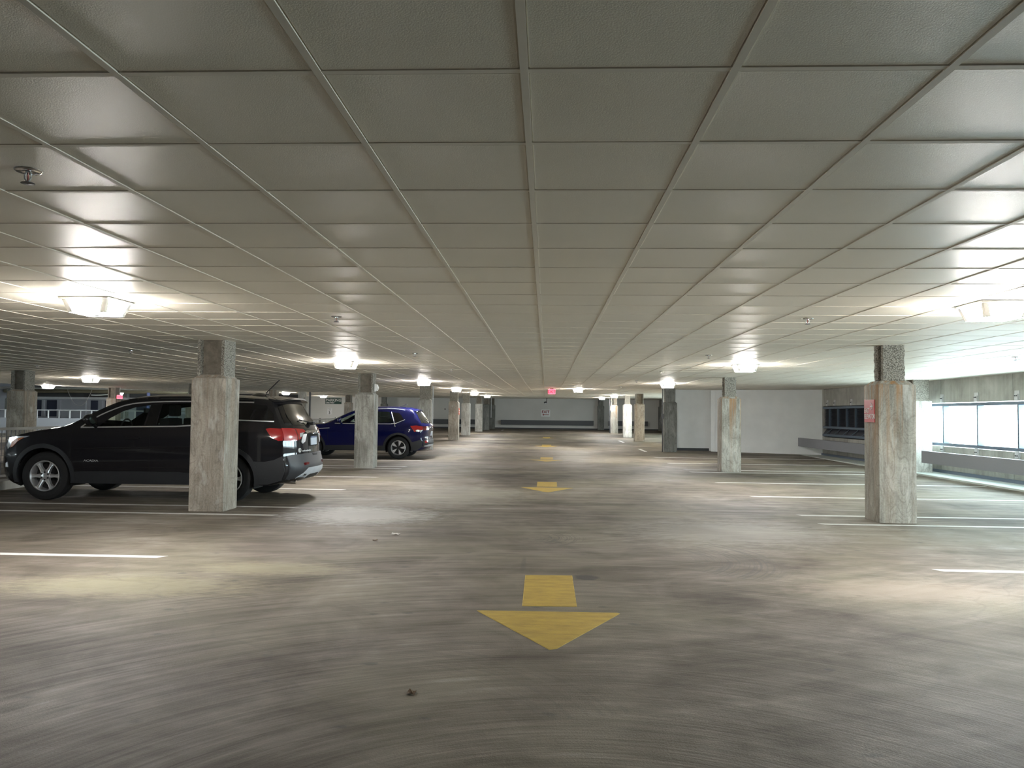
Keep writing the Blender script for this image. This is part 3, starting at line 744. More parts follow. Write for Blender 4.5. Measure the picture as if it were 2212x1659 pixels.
def stripe(label, x0, x1, y, w=.105, dy=0, sk=.06):
    d = 1 if x1 > x0 else -1
    pl = [(x0, y-w/2), (x1, y-w/2+dy), (x1, y+w/2+dy), (x0-d*sk, y+w/2)]
    if d < 0: pl = pl[::-1]
    o = flat(pl, 0, 'parking_line', M['wpaint'], None, .002); return tag(o, label, 'floor marking', 'white parking stall lines')
LS = [(7.33, 'white stall line at lower left, nearest the viewer'), (10.42, 'white stall line just in front of the stained column at left'), (11.30, 'white stall line just behind the stained column, beside the dark SUV'),
      (14.0, 'white stall line behind the dark SUV, first of the left bay'), (16.8, 'white stall line between the two SUVs, farther one'), (19.45, 'white stall line at the foot of the mottled column'), (20.25, 'white stall line behind the mottled column'), (22.9, 'white stall line on the near side of the blue SUV'), (25.7, 'white stall line on the far side of the blue SUV')]
for y, l in LS: stripe(l, -3.68, -9.15, y)
RS = [(7.42, 'white stall line at lower right, nearest the viewer'), (10.47, 'white stall line just in front of the rusty sign column'), (11.36, 'white stall line just behind the rusty sign column'),
      (13.92, 'white stall line third beyond the sign column, faint left end'), (16.75, 'white stall line at right before the rust-topped column'), (19.75, 'white stall line at the foot of the rust-topped column'), (20.6, 'white stall line just behind the rust-topped column'), (23.3, 'faint white stall line before the white wall'), (26.2, 'faint white stall line nearest the white wall')]
for y, l in RS: stripe(l, 3.66, 9.2, y)
def lstripe(label, x, y0, y1, w=.12):
    pl = [(x-w/2, y0), (x+w/2, y0), (x+w/2, y1), (x-w/2, y1)]; return tag(flat(pl, 0, 'parking_line', M['wpaint'], None, .002), label, 'floor marking', 'white parking stall lines')
lstripe('short white dash beside the dark patchy column at the aisle edge', 3.78, 29.7, 31.8); lstripe('short white dash before the whitish column far right', 3.75, 37.9, 40.1); lstripe('short white dash near the far wall at left', -3.2, 56.0, 58.5)

# small litter
for x, y, s, m, lab in ((-1.72, 8.95, .035, 'paper', 'scrap of pale paper on the floor left of centre'), (-1.86, 8.5, .02, 'leaf', 'tiny brown leaf left of the paper scrap'), (-.66, 3.92, .022, 'leaf', 'dark leaf on the floor near the bottom edge')):
    bm = bmesh.new(); bmesh.ops.create_grid(bm, x_segments=4, y_segments=4, size=s)
    for v in bm.verts: v.co.z = abs(random.gauss(0, s*.25))+.001; v.co.x *= 1.3
    g = G(); g.bm(bm); o = g.mk('litter', M[m]); o.location = (x, y, .001); o.rotation_euler = (0, 0, random.random()*3); tag(o, lab, 'litter')

# ================================================================ SIGNS
def face_mtx(loc, right, up):
    r = Vector(right).normalized(); u = Vector(up).normalized(); n = r.cross(u)
    return Matrix(((r.x, u.x, n.x, loc[0]), (r.y, u.y, n.y, loc[1]), (r.z, u.z, n.z, loc[2]), (0, 0, 0, 1)))
# EAST ELEVATOR on the left face of the right column
t = thing('elevator_sign', 'red EAST ELEVATOR sign with white arrow on the rusty column', 'sign', (4.463, 10.94, 1.50))
G().bbox(-.012, 0, -.165, .165, -.155, .155, .004).mk('sign_plate', M['redsign'], t)
mt = lambda u, v: face_mtx((-.0135, -u, v), (0, -1, 0), (0, 0, 1))
text_obj('lettering', 'EAST', .092, M['whitetxt'], t, mt(-.155, -.025), .001, xscale=.78)
text_obj('lettering', 'ELEVATOR', .092, M['whitetxt'], t, mt(-.155, -.105), .001, xscale=.78)
g = G()
for pl in ([(.035, .055), (.125, .055), (.125, .07), (.035, .07)], [(.072, .112), (.13, .062), (.118, .062), (.06, .104)], [(.072, .013), (.13, .063), (.118, .063), (.06, .021)]):
    g.prism([(-u, v) for u, v in pl], -.0155, -.0125, 'x')
g.mk('arrow', M['whitetxt'], t)
# EXIT with arrow on the far wall
t = thing('exit_arrow_sign', 'white sign with red EXIT and left arrow on far wall', 'sign', (-.05, Y1, 1.52))
G().bbox(-.36, .36, -.02, 0, -.27, .27, .006).mk('sign_plate', M['whitesign'], t)
text_obj('lettering', 'EXIT', .30, M['redtxt'], t, face_mtx((0, -.022, .0), (1, 0, 0), (0, 0, 1)), .002, 'CENTER', .008)
g = G(); g.prism([(-.27, -.13), (-.13, -.06), (-.13, -.105), (.27, -.105), (.27, -.155), (-.13, -.155), (-.13, -.20)], -.024, -.02, 'y'); g.mk('arrow', M['redtxt'], t)
# lit EXIT sign hanging from the ceiling
def lit_exit(label, x, y, z, s=1):
    t = thing('exit_sign', label, 'sign', (x, y, z))
    G().bbox(-.15*s, .15*s, -.02, .02, -.11*s, .09*s, .01).mk('exit_face', M['exitred'], t)
    text_obj('lettering', 'EXIT', .17*s, M['exitglow'], t, face_mtx((0, -.0225, -.07*s), (1, 0, 0), (0, 0, 1)), .001, 'CENTER', .003)
    G().bbox(-.07*s, .07*s, -.03, .03, .09*s, .125*s, .005).mk('mounting_canopy', M['darkmetal'], t); return t
lit_exit('red lit EXIT sign hanging from the ceiling over the aisle', .21, 30.6, CEIL+rise(30.6)-.13, .95)
lit_exit('small red lit sign beside the piped column at far left', -20.55, 36.6, 2.03, .9)
G().tube([(0, 0, .10), (0, 0, CEIL+rise(36.6)-2.03+.01)], .01, 6).mk('drop_rod', M['clip'], bpy.data.objects['exit_sign.001'])
# parking / speed signs on the far wall
t = thing('parking_sign', 'dark green sign reading PARKING ONE WAY on far wall', 'sign', (-17.15, Y1, 2.30))
G().bbox(-.66, .66, -.02, 0, -.24, .24, .006).mk('sign_plate', M['greensign'], t)
text_obj('lettering', 'PARKING', .30, M['whitetxt'], t, face_mtx((-.62, -.022, -.03), (1, 0, 0), (0, 0, 1)), .002, bold=.003); text_obj('lettering', 'ONE WAY', .15, M['whitetxt'], t, face_mtx((-.62, -.022, -.19), (1, 0, 0), (0, 0, 1)), .002, bold=.004)
t = thing('speed_limit_sign', 'small white SPEED LIMIT 5 sign under the green sign', 'sign', (-17.45, Y1, 1.48))
G().bbox(-.20, .20, -.02, 0, -.28, .28, .01).mk('sign_plate', M['whitesign'], t)
g = G()
for a in ((-.185, .185, .255, .265), (-.185, .185, -.265, -.255), (-.185, -.175, -.265, .265), (.175, .185, -.265, .265)): g.box(a[0], a[1], -.023, -.02, a[2], a[3])
g.mk('border', M['blacktxt'], t)
text_obj('lettering', 'SPEED', .10, M['blacktxt'], t, face_mtx((0, -.022, .15), (1, 0, 0), (0, 0, 1)), .002, 'CENTER'); text_obj('lettering', 'LIMIT', .10, M['blacktxt'], t, face_mtx((0, -.022, .05), (1, 0, 0), (0, 0, 1)), .002, 'CENTER'); text_obj('lettering', '5', .34, M['blacktxt'], t, face_mtx((0, -.022, -.22), (1, 0, 0), (0, 0, 1)), .002, 'CENTER', .008)
# orange sign on side of column
t = thing('column_sign', 'narrow orange sign on the side of the grey-brown column', 'sign', (-4.308, 38.3, 1.42+rise(38))); G().bbox(0, .012, -.2, .2, -.16, .16, .003).mk('sign_plate', M['orangesign'], t)
G().box(.012, .014, -.15, .15, -.08, -.05).box(.012, .014, -.15, .15, .03, .06).mk('white_bars', M['whitetxt'], t)
# emergency light on mottled column
t = thing('emergency_light', 'small white emergency light box on side of the mottled column', 'lamp', (-4.395, 19.75, 2.04)); g = G(); g.prism([(0, -.10), (.06, -.075), (.09, .0), (.06, .08), (0, .10)], -.07, .07, 'y'); g.mk('housing', M['whitesign'], t)
G().bbox(.062, .085, -.055, .055, -.05, -.005, .004).mk('lamp_window', M['lampclear'], t)
# security camera
t = thing('security_camera', 'black security camera hanging from the ceiling above EXIT sign', 'camera', (-.05, 58, CEIL+rise(58)))
G().tube([(.08, 0, 0), (.08, 0, -.18), (.02, 0, -.26)], .022, 8).mk('arm', M['black'], t, 60); G().rot([(0, -.12), (.05, -.1), (.07, -.02), (.07, .08), (.05, .11), (0, .11)], 14, 'x', (-.02, 0, -.32)).mk('camera_body', M['darkmetal'], t, 40)
G().rot([(0, -.08), (.06, -.05), (.075, 0)], 14, 'z', (.0, 0, -.36)).mk('dome', M['whitesign'], t, 40); G().bbox(.02, .14, -.05, .05, -.015, 0, .004).mk('mount', M['black'], t)
tag(G().bbox(-.035, .035, -.03, 0, -.06, .06, .008).mk('door_bell', M['black']), 'tiny black box on the far wall between two columns', 'box').location = (-8.1, Y1, 1.75)

# ================================================================ LEFT SIDE: curb, mesh fence, far ramp
tag(bar_y(-9.62, -9.33, 0, .15, Y0, 60).mk('trim_3', M['precast']), kind='structure')
t = thing('mesh_fence', 'dark wire mesh guard fence on the curb behind the cars', 'fence', (-9.46, 0, .15))
y = 1.0; k = 0
while y < 46:
    y1 = y+2.4
    bar_y(-.03, .03, 0, .95, y-.03, y+.03).mk('post', M['pipe'], t)
    g = G(); bar_y(-.02, .02, .87, .92, y+.03, y1-.03, g); bar_y(-.02, .02, .06, .10, y+.03, y1-.03, g); g.mk('rail', M['pipe'], t)
    g = G(); n = 20
    for i in range(1, n): yy = y+.03+2.34*i/n; g.box(-.004, .004, yy-.004, yy+.004, .1+rise(yy), .87+rise(yy))
    for i in range(1, 7): bar_y(-.004, .004, .1+.11*i-.004, .1+.11*i+.004, y+.03, y1-.03, g)
    tag(g.mk('wire_mesh', M['darkmetal'], t), kind='stuff'); y = y1
Yb = 40.0; rb = rise(Yb)
tag(G().box(XL, -14.6, Yb, Yb+.25, rb, rb+.82).mk('wall_back_left', M['sheet']), kind='structure')
t = thing('pipe_railing', 'grey pipe railing on the low wall behind the dark SUV', 'railing', (0, Yb+.12, rb+.82))
G().tube([(-35.8, 0, .42), (-14.7, 0, .42)], .03, 8).mk('top_rail', M['clip'], t, 60)
x = -35.2; i = 0
while x < -14.8: G().tube([(x, 0, 0), (x, 0, .42)], .045 if i % 2 else .025, 8).mk('post', M['clip'], t, 60); x += .56*1.05; i += 1
# wall beyond; flat dark panels put the shade of openings into colour
Yd = 52.0
wl = tag(G().box(XL, -16.6, Yd, Yd+.3, 0, 2.1).mk('wall_back_ramp', M['darkwall']), kind='structure')
for a, b in ((-35.6, -34.6), (-34.3, -33.6), (-31.2, -30.7), (-30.2, -29.4), (-28.0, -27.2)): G().box(a, b, Yd-.03, Yd, .9, 2.02).mk('recess_shade_panel', M['recessshade'], wl)
for a, b in ((-34.6, -34.45), (-33.5, -33.3), (-32.6, -31.5), (-30.5, -30.35)): G().box(a, b, Yd-.12, Yd, .9, 2.02).mk('rib', M['darkwall'], wl)
G().box(-27.1, -20.4, Yd-.08, Yd, 1.15, 2.08).mk('wall_sheet', M['sheet'], wl)
G().box(XL, -16.6, Yd-.25, Yd, 2.1, 2.24).mk('fascia_beam', M['clip'], wl)
tag(G().box(XL, -16.6, Yd+.3, Yd+.6, 2.2, 3.6).mk('wall_plenum', M['slab']), kind='structure')
PL = ['grey service pipe under the open ceiling, lowest at far left', 'grey service pipe under the open ceiling, middle one', 'tan insulated duct under the open ceiling at far left']
for i, (yy, z, r, m) in enumerate(((45, 2.62, .06, 'pipe'), (48, 2.72, .09, 'clip'), (50, 2.58, .13, 'duct'))):
    o = G().tube([(-35.9, yy, z), (-30, yy, z+.03), (-23.4, yy, z)], r, 10).mk('service_pipe', M[m], None, 60); tag(o, PL[i], 'pipe')
    for hx in (-34, -31, -28, -25): G().tube([(hx, yy, z+r*.8), (hx, yy, 3.1+rise(yy)+.02)], .008, 6).mk('hanger_rod', M['clip'], o)
def cord(name, label, p0, p1, sag, r=.012, m='pipe', cat='cable'):
    pts = []
    for i in range(15): u = i/14; p = Vector(p0).lerp(Vector(p1), u); p.z -= sag*4*u*(1-u); pts.append(p)
    return tag(G().tube(pts, r, 6).mk(name, M[m], None, 60), label, cat)
cord('hanging_cord', 'thin cord hanging in a deep loop at far left', (-29.7, 46.6, 3.26), (-27.7, 46.6, 3.26), 1.65)
cord('hanging_cord', 'thin cord drooping right of the small red sign', (-20.4, 36.6, 2.05), (-16.5, 36.6, CEIL+rise(36.6)+.01), .45)
cord('loose_cable', 'thick white cable dangling left of the open-ceiling lamp', (-27.6, 46, 2.28), (-26.05, 46, 2.42), .05, .03, 'clip')
o = G().tube([(-25.1, 48, .3), (-25.1, 48, 2.5)], .10, 10).mk('steel_post', M['bluepole'], None, 60); tag(o, 'navy steel post seen through the windscreen area at far left', 'post')
tag(G().bbox(-.05, .05, -.02, .02, -.2, 0, .01).mk('strap', M['cream']), 'short yellow strap hanging from the ceiling above dark SUV', 'strap').location = (-17.2, 37.5, CEIL+rise(37.5)+.01)

# ================================================================ CARS
def poly_inside(p, poly):
    x, y = p; ins = False; n = len(poly)
    for i in range(n):
        x1, y1 = poly[i]; x2, y2 = poly[(i+1) % n]
        if (y1 > y) != (y2 > y) and x < (x2-x1)*(y-y1)/(y2-y1)+x1: ins = not ins
    return ins
def dens(poly, step, closed=True):
    out = []; n = len(poly)
    for i in range(n if closed else n-1):
        a, b = Vector(poly[i]), Vector(poly[(i+1) % n]); k = max(1, int((b-a).length/step))
        for j in range(k): out.append(tuple(a.lerp(b, j/k)))
    if not closed: out.append(tuple(poly[-1]))
    return out
def smooth_poly(pts, closed, it=2):
    for _ in range(it):
        out = []; n = len(pts)
        if not closed: out.append(pts[0])
        for i in range(n if closed else n-1):
            a, b = Vector(pts[i]), Vector(pts[(i+1) % n]); out += [tuple(a.lerp(b, .25)), tuple(a.lerp(b, .75))]
        if not closed: out.append(pts[-1])
        pts = out
    return pts
def cdt_fill(outer, holes=(), step=.06):
    loops = [dens(outer, step)]+[dens(h, step) for h in holes]; pts = []; edges = []
    for lp in loops:
        n0 = len(pts); pts += lp; edges += [(n0+i, n0+(i+1) % len(lp)) for i in range(len(lp))]
    nb = len(pts); xs = [p[0] for p in outer]; ys = [p[1] for p in outer]
    def nearb(p): return any((p[0]-q[0])**2+(p[1]-q[1])**2 < (step*.5)**2 for q in pts[:nb])
    x = min(xs)+step/2; r = 0
    while x < max(xs):
        y = min(ys)+step/2+(step/2 if r % 2 else 0)
        while y < max(ys):
            if poly_inside((x, y), outer) and not any(poly_inside((x, y), h) for h in holes) and not nearb((x, y)): pts.append((x, y))
            y += step
        x += step; r += 1
    v, e, f, *_ = delaunay_2d_cdt([Vector(p) for p in pts], edges, [], 0, 1e-6)
    F = []
    for t in f:
        c = (sum(v[i].x for i in t)/len(t), sum(v[i].y for i in t)/len(t))
        if poly_inside(c, outer) and not any(poly_inside(c, h) for h in holes): F.append(tuple(t))
    return [(p.x, p.y) for p in v], F
def interp(x, tab):
    if x <= tab[0][0]: return tab[0][1]
    for (a, b), (c, d) in zip(tab[:-1], tab[1:]):
        if x <= c: u = (x-a)/(c-a); return b+(d-b)*u
    return tab[-1][1]
def interp_s(x, tab):
    return (interp(x-.03, tab)+interp(x, tab)*2+interp(x+.03, tab))/4

class Car:
    def __init__(s, name, label, xf, yc, L, prof, tapf, tapr, paint):
        s.root = thing(name, label, 'car', (xf, yc, 0)); s.L = L; s.prof = prof; s.tapf = tapf; s.tapr = tapr; s.paint = paint
    def S(s, a, z):
        w = interp_s(z, s.prof)
        l, k = s.tapf
        if a < l: w *= 1-k*((l-a)/l)**2
        l, k = s.tapr
        if a > s.L-l: w *= 1-k*((a-(s.L-l))/l)**2
        return w
    def side3(s, a, z, off=0, sgn=-1): return (a, sgn*(s.S(a, z)+off), z)
    def patch(s, name, poly, mat, off=.006, sgn=-1, parent=None, step=.07, thick=None, holes=(), smooth=50):
        pts, F = cdt_fill(poly, holes, step); n = len(pts); th = thick if thick is not None else off
        vs = [s.side3(a, z, off, sgn) for a, z in pts]; fs = [f if sgn > 0 else f[::-1] for f in F]
        if th:      # skirt
            cnt = {}
            for f in F:
                for i in range(len(f)):
                    k = (f[i], f[(i+1) % len(f)]); cnt[k] = 1
            bd = [k for k in cnt if (k[1], k[0]) not in cnt]; m = {}
            for a_, b_ in bd:
                for q in (a_, b_):
                    if q not in m: m[q] = len(vs); vs.append(s.side3(pts[q][0], pts[q][1], off-th, sgn))
            for a_, b_ in bd: fs.append((b_, a_, m[a_], m[b_]))
        return mesh_obj(name, vs, fs, mat, parent or s.root, smooth)
    def ribbon(s, name, line, w, mat, off=.003, sgn=-1, parent=None):
        line = [Vector(p) for p in dens(line, .05, False)]; vs = []; fs = []
        for i, p in enumerate(line):
            d = (line[min(i+1, len(line)-1)]-line[max(0, i-1)]).normalized(); n = Vector((-d.y, d.x))*w/2
            for q, o in ((p-n, off-.004), (p-n*.6, off), (p+n*.6, off), (p+n, off-.004)): vs.append(s.side3(q.x, q.y, o, sgn))
        for i in range(len(line)-1):
            for k in range(3): fs.append((4*i+k, 4*i+k+1, 4*i+5+k, 4*i+4+k))
        return mesh_obj(name, vs, fs, mat, parent or s.root, 60)
    def build_shell(s, top, sill_z, wheels, R, holes, bulge, ws=(1.45, 2.1)):
        """top: open outline over the car from front-bottom to rear-bottom; closed below with wheel arches"""
        s.top = top; bottom = []
        (a0, zb), (a1, _) = top[-1], top[0]
        for c, zc_ in sorted(wheels, reverse=True):
            ang0 = math.asin(max(-1, (sill_z-zc_)/R)); n = 18
            st, en = -(-ang0), PI-ang0
            bottom += [(c+R*math.cos(ang0+(PI-2*ang0)*i/n), zc_+R*math.sin(ang0+(PI-2*ang0)*i/n)) for i in range(n+1)]
        outer = top+bottom; s.outer = outer
        pts, F = cdt_fill(outer, holes, .075)
        body = G()
        for sgn in (-1, 1):
            body.add([s.side3(a, z, 0, sgn) for a, z in pts], [f if sgn > 0 else f[::-1] for f in F])
        # wrap
        s.bul = [bulge(i, a, z) for i, (a, z) in enumerate(top)]; ns = 22; grid = []
        for (a, z), (da, dz) in zip(top, s.bul):
            w = s.S(a, z)
            for k in range(ns+1):
                u = -math.cos(PI*k/ns); e = 1-abs(u)**2.6; grid.append((a+da*e, u*w, z+dz*e))
        fs = []; gf = []
        for i in range(len(top)-1):
            am = (top[i][0]+top[i+1][0])/2
            for k in range(ns):
                a = i*(ns+1)+k; (gf if ws[0] < am < ws[1] and top[i][1] > 1.0 and 3 <= k < ns-3 else fs).append((a, a+ns+1, a+ns+2, a+1))
        body.add(grid, fs)
        used = sorted(set(q for f in gf for q in f)); mp = {q: i for i, q in enumerate(used)}
        mesh_obj('windshield', [grid[q] for q in used], [[mp[q] for q in f] for f in gf], M['doorglass'], s.root, 180)
        o = body.mk('body', s.paint, s.root)
        bm = bmesh.new(); bm.from_mesh(o.data); bmesh.ops.remove_doubles(bm, verts=bm.verts[:], dist=.0008); bmesh.ops.recalc_face_normals(bm, faces=bm.faces[:]); bm.to_mesh(o.data); bm.free()
        o.data.shade_smooth(); o.data.set_sharp_from_angle(angle=math.radians(80)); s.body = o
        # arch liners
        for c, zc_ in wheels:
            for sgn in (-1, 1):
                g = G(); n = 20; w = s.S(c, zc_)
                vs = []; fs = []
                for i in range(n+1):
                    t = -.35+(PI+.7)*i/n
                    for b in (w-.03, w-.42): vs.append((c+(R+.002)*math.cos(t), sgn*b, zc_+(R+.002)*math.sin(t)))
                for i in range(n): fs.append((2*i, 2*i+1, 2*i+3, 2*i+2))
                m = len(vs); vs.append((c, sgn*(w-.42), zc_)); fs += [(2*i+1, 2*i+3, m) for i in range(n)]
                g.add(vs, fs); g.mk('wheel_arch_liner', M['black'], s.root, 60)
    def end3(s, b, z, rear=True, off=0):
        """point on the rear (or front) wrap for lateral b and height z"""
        n = len(s.top); best = None
        rng_ = range(n-1, 0, -1) if rear else range(0, n-1)
        for i in rng_:
            j = i-1 if rear else i+1
            def P(k):
                (a, zz), (da, dz) = s.top[k], s.bul[k]; w = s.S(a, zz); e = 1-min(1, abs(b/w))**2.6; return Vector((a+da*e, b, zz+dz*e))
            p, q = P(i), P(j)
            if (p.z-z)*(q.z-z) <= 0 and abs(p.z-q.z) > 1e-6:
                u = (z-p.z)/(q.z-p.z); r = p.lerp(q, u); d = (q-p).normalized(); nrm = Vector((abs(d.z), 0, -d.x if rear else d.x))
                if not rear: nrm = Vector((-abs(d.z), 0, abs(d.x)))
                else: nrm = Vector((abs(d.z), 0, abs(d.x)))
                return tuple(r+nrm.normalized()*off)
        return (s.L, b, z)
    def epatch(s, name, poly, mat, off=.006, rear=True, parent=None, step=.08, th=.012, smooth=50):
        pts, F = cdt_fill(poly, (), step)
        vs = [s.end3(b, z, rear, off) for b, z in pts]; fs = list(F)
        cnt = {}
        for f in F:
            for i in range(len(f)): cnt[(f[i], f[(i+1) % len(f)])] = 1
        bd = [k for k in cnt if (k[1], k[0]) not in cnt]; m = {}
        for a_, b_ in bd:
            for q in (a_, b_):
                if q not in m: m[q] = len(vs); vs.append(s.end3(pts[q][0], pts[q][1], rear, off-th))
        for a_, b_ in bd: fs.append((b_, a_, m[a_], m[b_]))
        return mesh_obj(name, vs, fs, mat, parent or s.root, smooth)
    def cabin(s, z0, z1, a0, a1, w):
        g = G(); g.box(a0, a1, -w*.68, w*.68, z0, z1); g.box(a0+.9, a1-.2, -w*.92, w*.92, z1-.12, z1); g.mk('cabin_floor', M['carpet'], s.root)
    def seat(s, a, b, z, h=.62, hd=True):
        g = G(); g.bbox(a-.06, a+.10, b-.23, b+.23, z, z+h, .04); o = g.mk('seat', M['seat'], s.root, 50)
        if hd: G().bbox(a+.03, a+.13, b-.12, b+.12, z+h+.03, z+h+.21, .035).mk('headrest', M['seat'], o, 50)
    def handle(s, a, z, mat, sgn=-1):
        y = s.S(a, z); g = G(); g.bbox(a-.11, a+.11, min(sgn*(y+.012), sgn*(y+.040)), max(sgn*(y+.012), sgn*(y+.040)), z-.016, z+.016, .008)
        g.bbox(a-.10, a-.06, min(sgn*(y-.01), sgn*(y+.03)), max(sgn*(y-.01), sgn*(y+.03)), z-.012, z+.012, .004); g.bbox(a+.07, a+.11, min(sgn*(y-.01), sgn*(y+.03)), max(sgn*(y-.01), sgn*(y+.03)), z-.012, z+.012, .004)
        return g.mk('door_handle', mat, s.root, 50)
    def mirror(s, a, z, mat, sgn=-1):
        y = s.S(a, z)
        bm = bmesh.new(); bmesh.ops.create_uvsphere(bm, u_segments=16, v_segments=10, radius=1)
        for v in bm.verts:
            v.co.x = max(-1, min(1, v.co.x)); v.co = Vector((a+.085*v.co.x*(1.0 if v.co.x < 0 else .55), sgn*(y+.15+.125*v.co.y), z+.10+.085*v.co.z))
        g = G(); g.bm(bm); g.tube([(a+.02, sgn*(y-.02), z-.03), (a+.01, sgn*(y+.08), z+.03)], .03, 8); o = g.mk('wing_mirror', mat, s.root, 60)
        bm = bmesh.new(); bmesh.ops.create_circle(bm, cap_ends=True, segments=18, radius=1)
        for v in bm.verts: v.co = Vector((a+.052, sgn*(y+.15+.10*v.co.x), z+.10+.066*v.co.y))
        g = G(); g.bm(bm); g.mk('mirror_glass', M['chrome'], o)
def wheel(car, a, sgn, R, Rr, w, style, parent):
    """wheel centred at a, tyre outer face flush with body"""
    yo = sgn*(car.S(a, R)-.015); yi = yo-sgn*w
    t = thing_child('wheel', parent); t.location = (a, 0, R)
    m = (yo+yi)/2; h = w/2
    prof = [(Rr, m-h*.86), (Rr+.02, m-h*.98), (R-.05, m-h), (R-.012, m-h*.86), (R, m-h*.6), (R, m-h*.05), (R-.008, m), (R, m+h*.05), (R, m+h*.6), (R-.012, m+h*.86), (R-.05, m+h), (Rr+.02, m+h*.98), (Rr, m+h*.86)]
    G().rot(prof, 48, 'y', closed=True).mk('tire', M['tire'], t, 40)
    f = m+sgn*h*.80       # rim face plane
    g = G(); g.rot([(Rr, f+sgn*.02), (Rr-.012, f+sgn*.025), (Rr-.022, f+sgn*.01), (Rr-.028, f-sgn*.12), (Rr-.01, f-sgn*.12)], 48, 'y'); g.mk('rim_ring', M['satin'], t, 50)
    G().rot([(0, f-sgn*.115), (Rr-.03, f-sgn*.11)], 32, 'y').mk('brake_disc', M['black'], t)
    g = G(); gb = G()
    if style == 'six':
        for k in range(6):
            an = 2*PI*k/6
            def V(r, off, dy): return (r*math.cos(an)-off*math.sin(an), f+sgn*dy, r*math.sin(an)+off*math.cos(an))
            secs = [(.05, .040), (.10, .030), (Rr*.62, .022), (Rr*.84, .032), (Rr-.02, .055)]
            vs = []; fs = []
            for i, (r, hw) in enumerate(secs): vs += [V(r, -hw, -.03), V(r, -hw*.92, .012), V(r, -hw*.3, .002), V(r, hw*.3, .002), V(r, hw*.92, .012), V(r, hw, -.03)]
            for i in range(4):
                for j in range(5): fs.append((6*i+j, 6*i+j+1, 6*i+7+j, 6*i+6+j))
            g.add(vs, fs)
        g.rot([(0, f+sgn*.016), (.03, f+sgn*.016), (.065, f+sgn*.006), (.085, f-sgn*.02)], 24, 'y')
        g.mk('spokes', M['satin'], t, 35)
        for k in range(6):
            an = 2*PI*(k+.5)/6; G().rot([(0, f+sgn*.022), (.012, f+sgn*.020), (.013, f-sgn*.0), (.02, f-sgn*.002)], 10, 'y', (.058*math.cos(an), 0, .058*math.sin(an))).mk('lug_nut', M['black'], t, 40)
    else:
        for k in range(5):
            an = 2*PI*k/5+.25
            def V(r, off, dy, tw=0):
                a2 = an+tw; return (r*math.cos(a2)-off*math.sin(a2), f+sgn*dy, r*math.sin(a2)+off*math.cos(a2))
            for (e0, e1, wide, gg) in ((-.22, -.10, 1, g), (.05, .03, .5, gb)):
                vs = [V(.045, -.012, .0), V(.045, .012, .0), V(Rr-.02, .055*wide, .004, e1), V(Rr-.02, -.05*wide, .004, e0), V(.045, -.012, -.03), V(.045, .012, -.03), V(Rr-.02, .055*wide, -.03, e1), V(Rr-.02, -.05*wide, -.03, e0)]
                gg.add(vs, [(0, 1, 2, 3), (0, 4, 5, 1), (1, 5, 6, 2), (2, 6, 7, 3), (3, 7, 4, 0)])
        g.mk('spokes', M['satin'], t, 35); gb.rot([(0, f+sgn*.012), (.045, f+sgn*.01), (.06, f-sgn*.02)], 20, 'y'); gb.mk('inner_spokes', M['black'], t, 35)
    return t
def thing_child(name, parent):
    o = bpy.data.objects.new(name, None); link(o, parent); return o

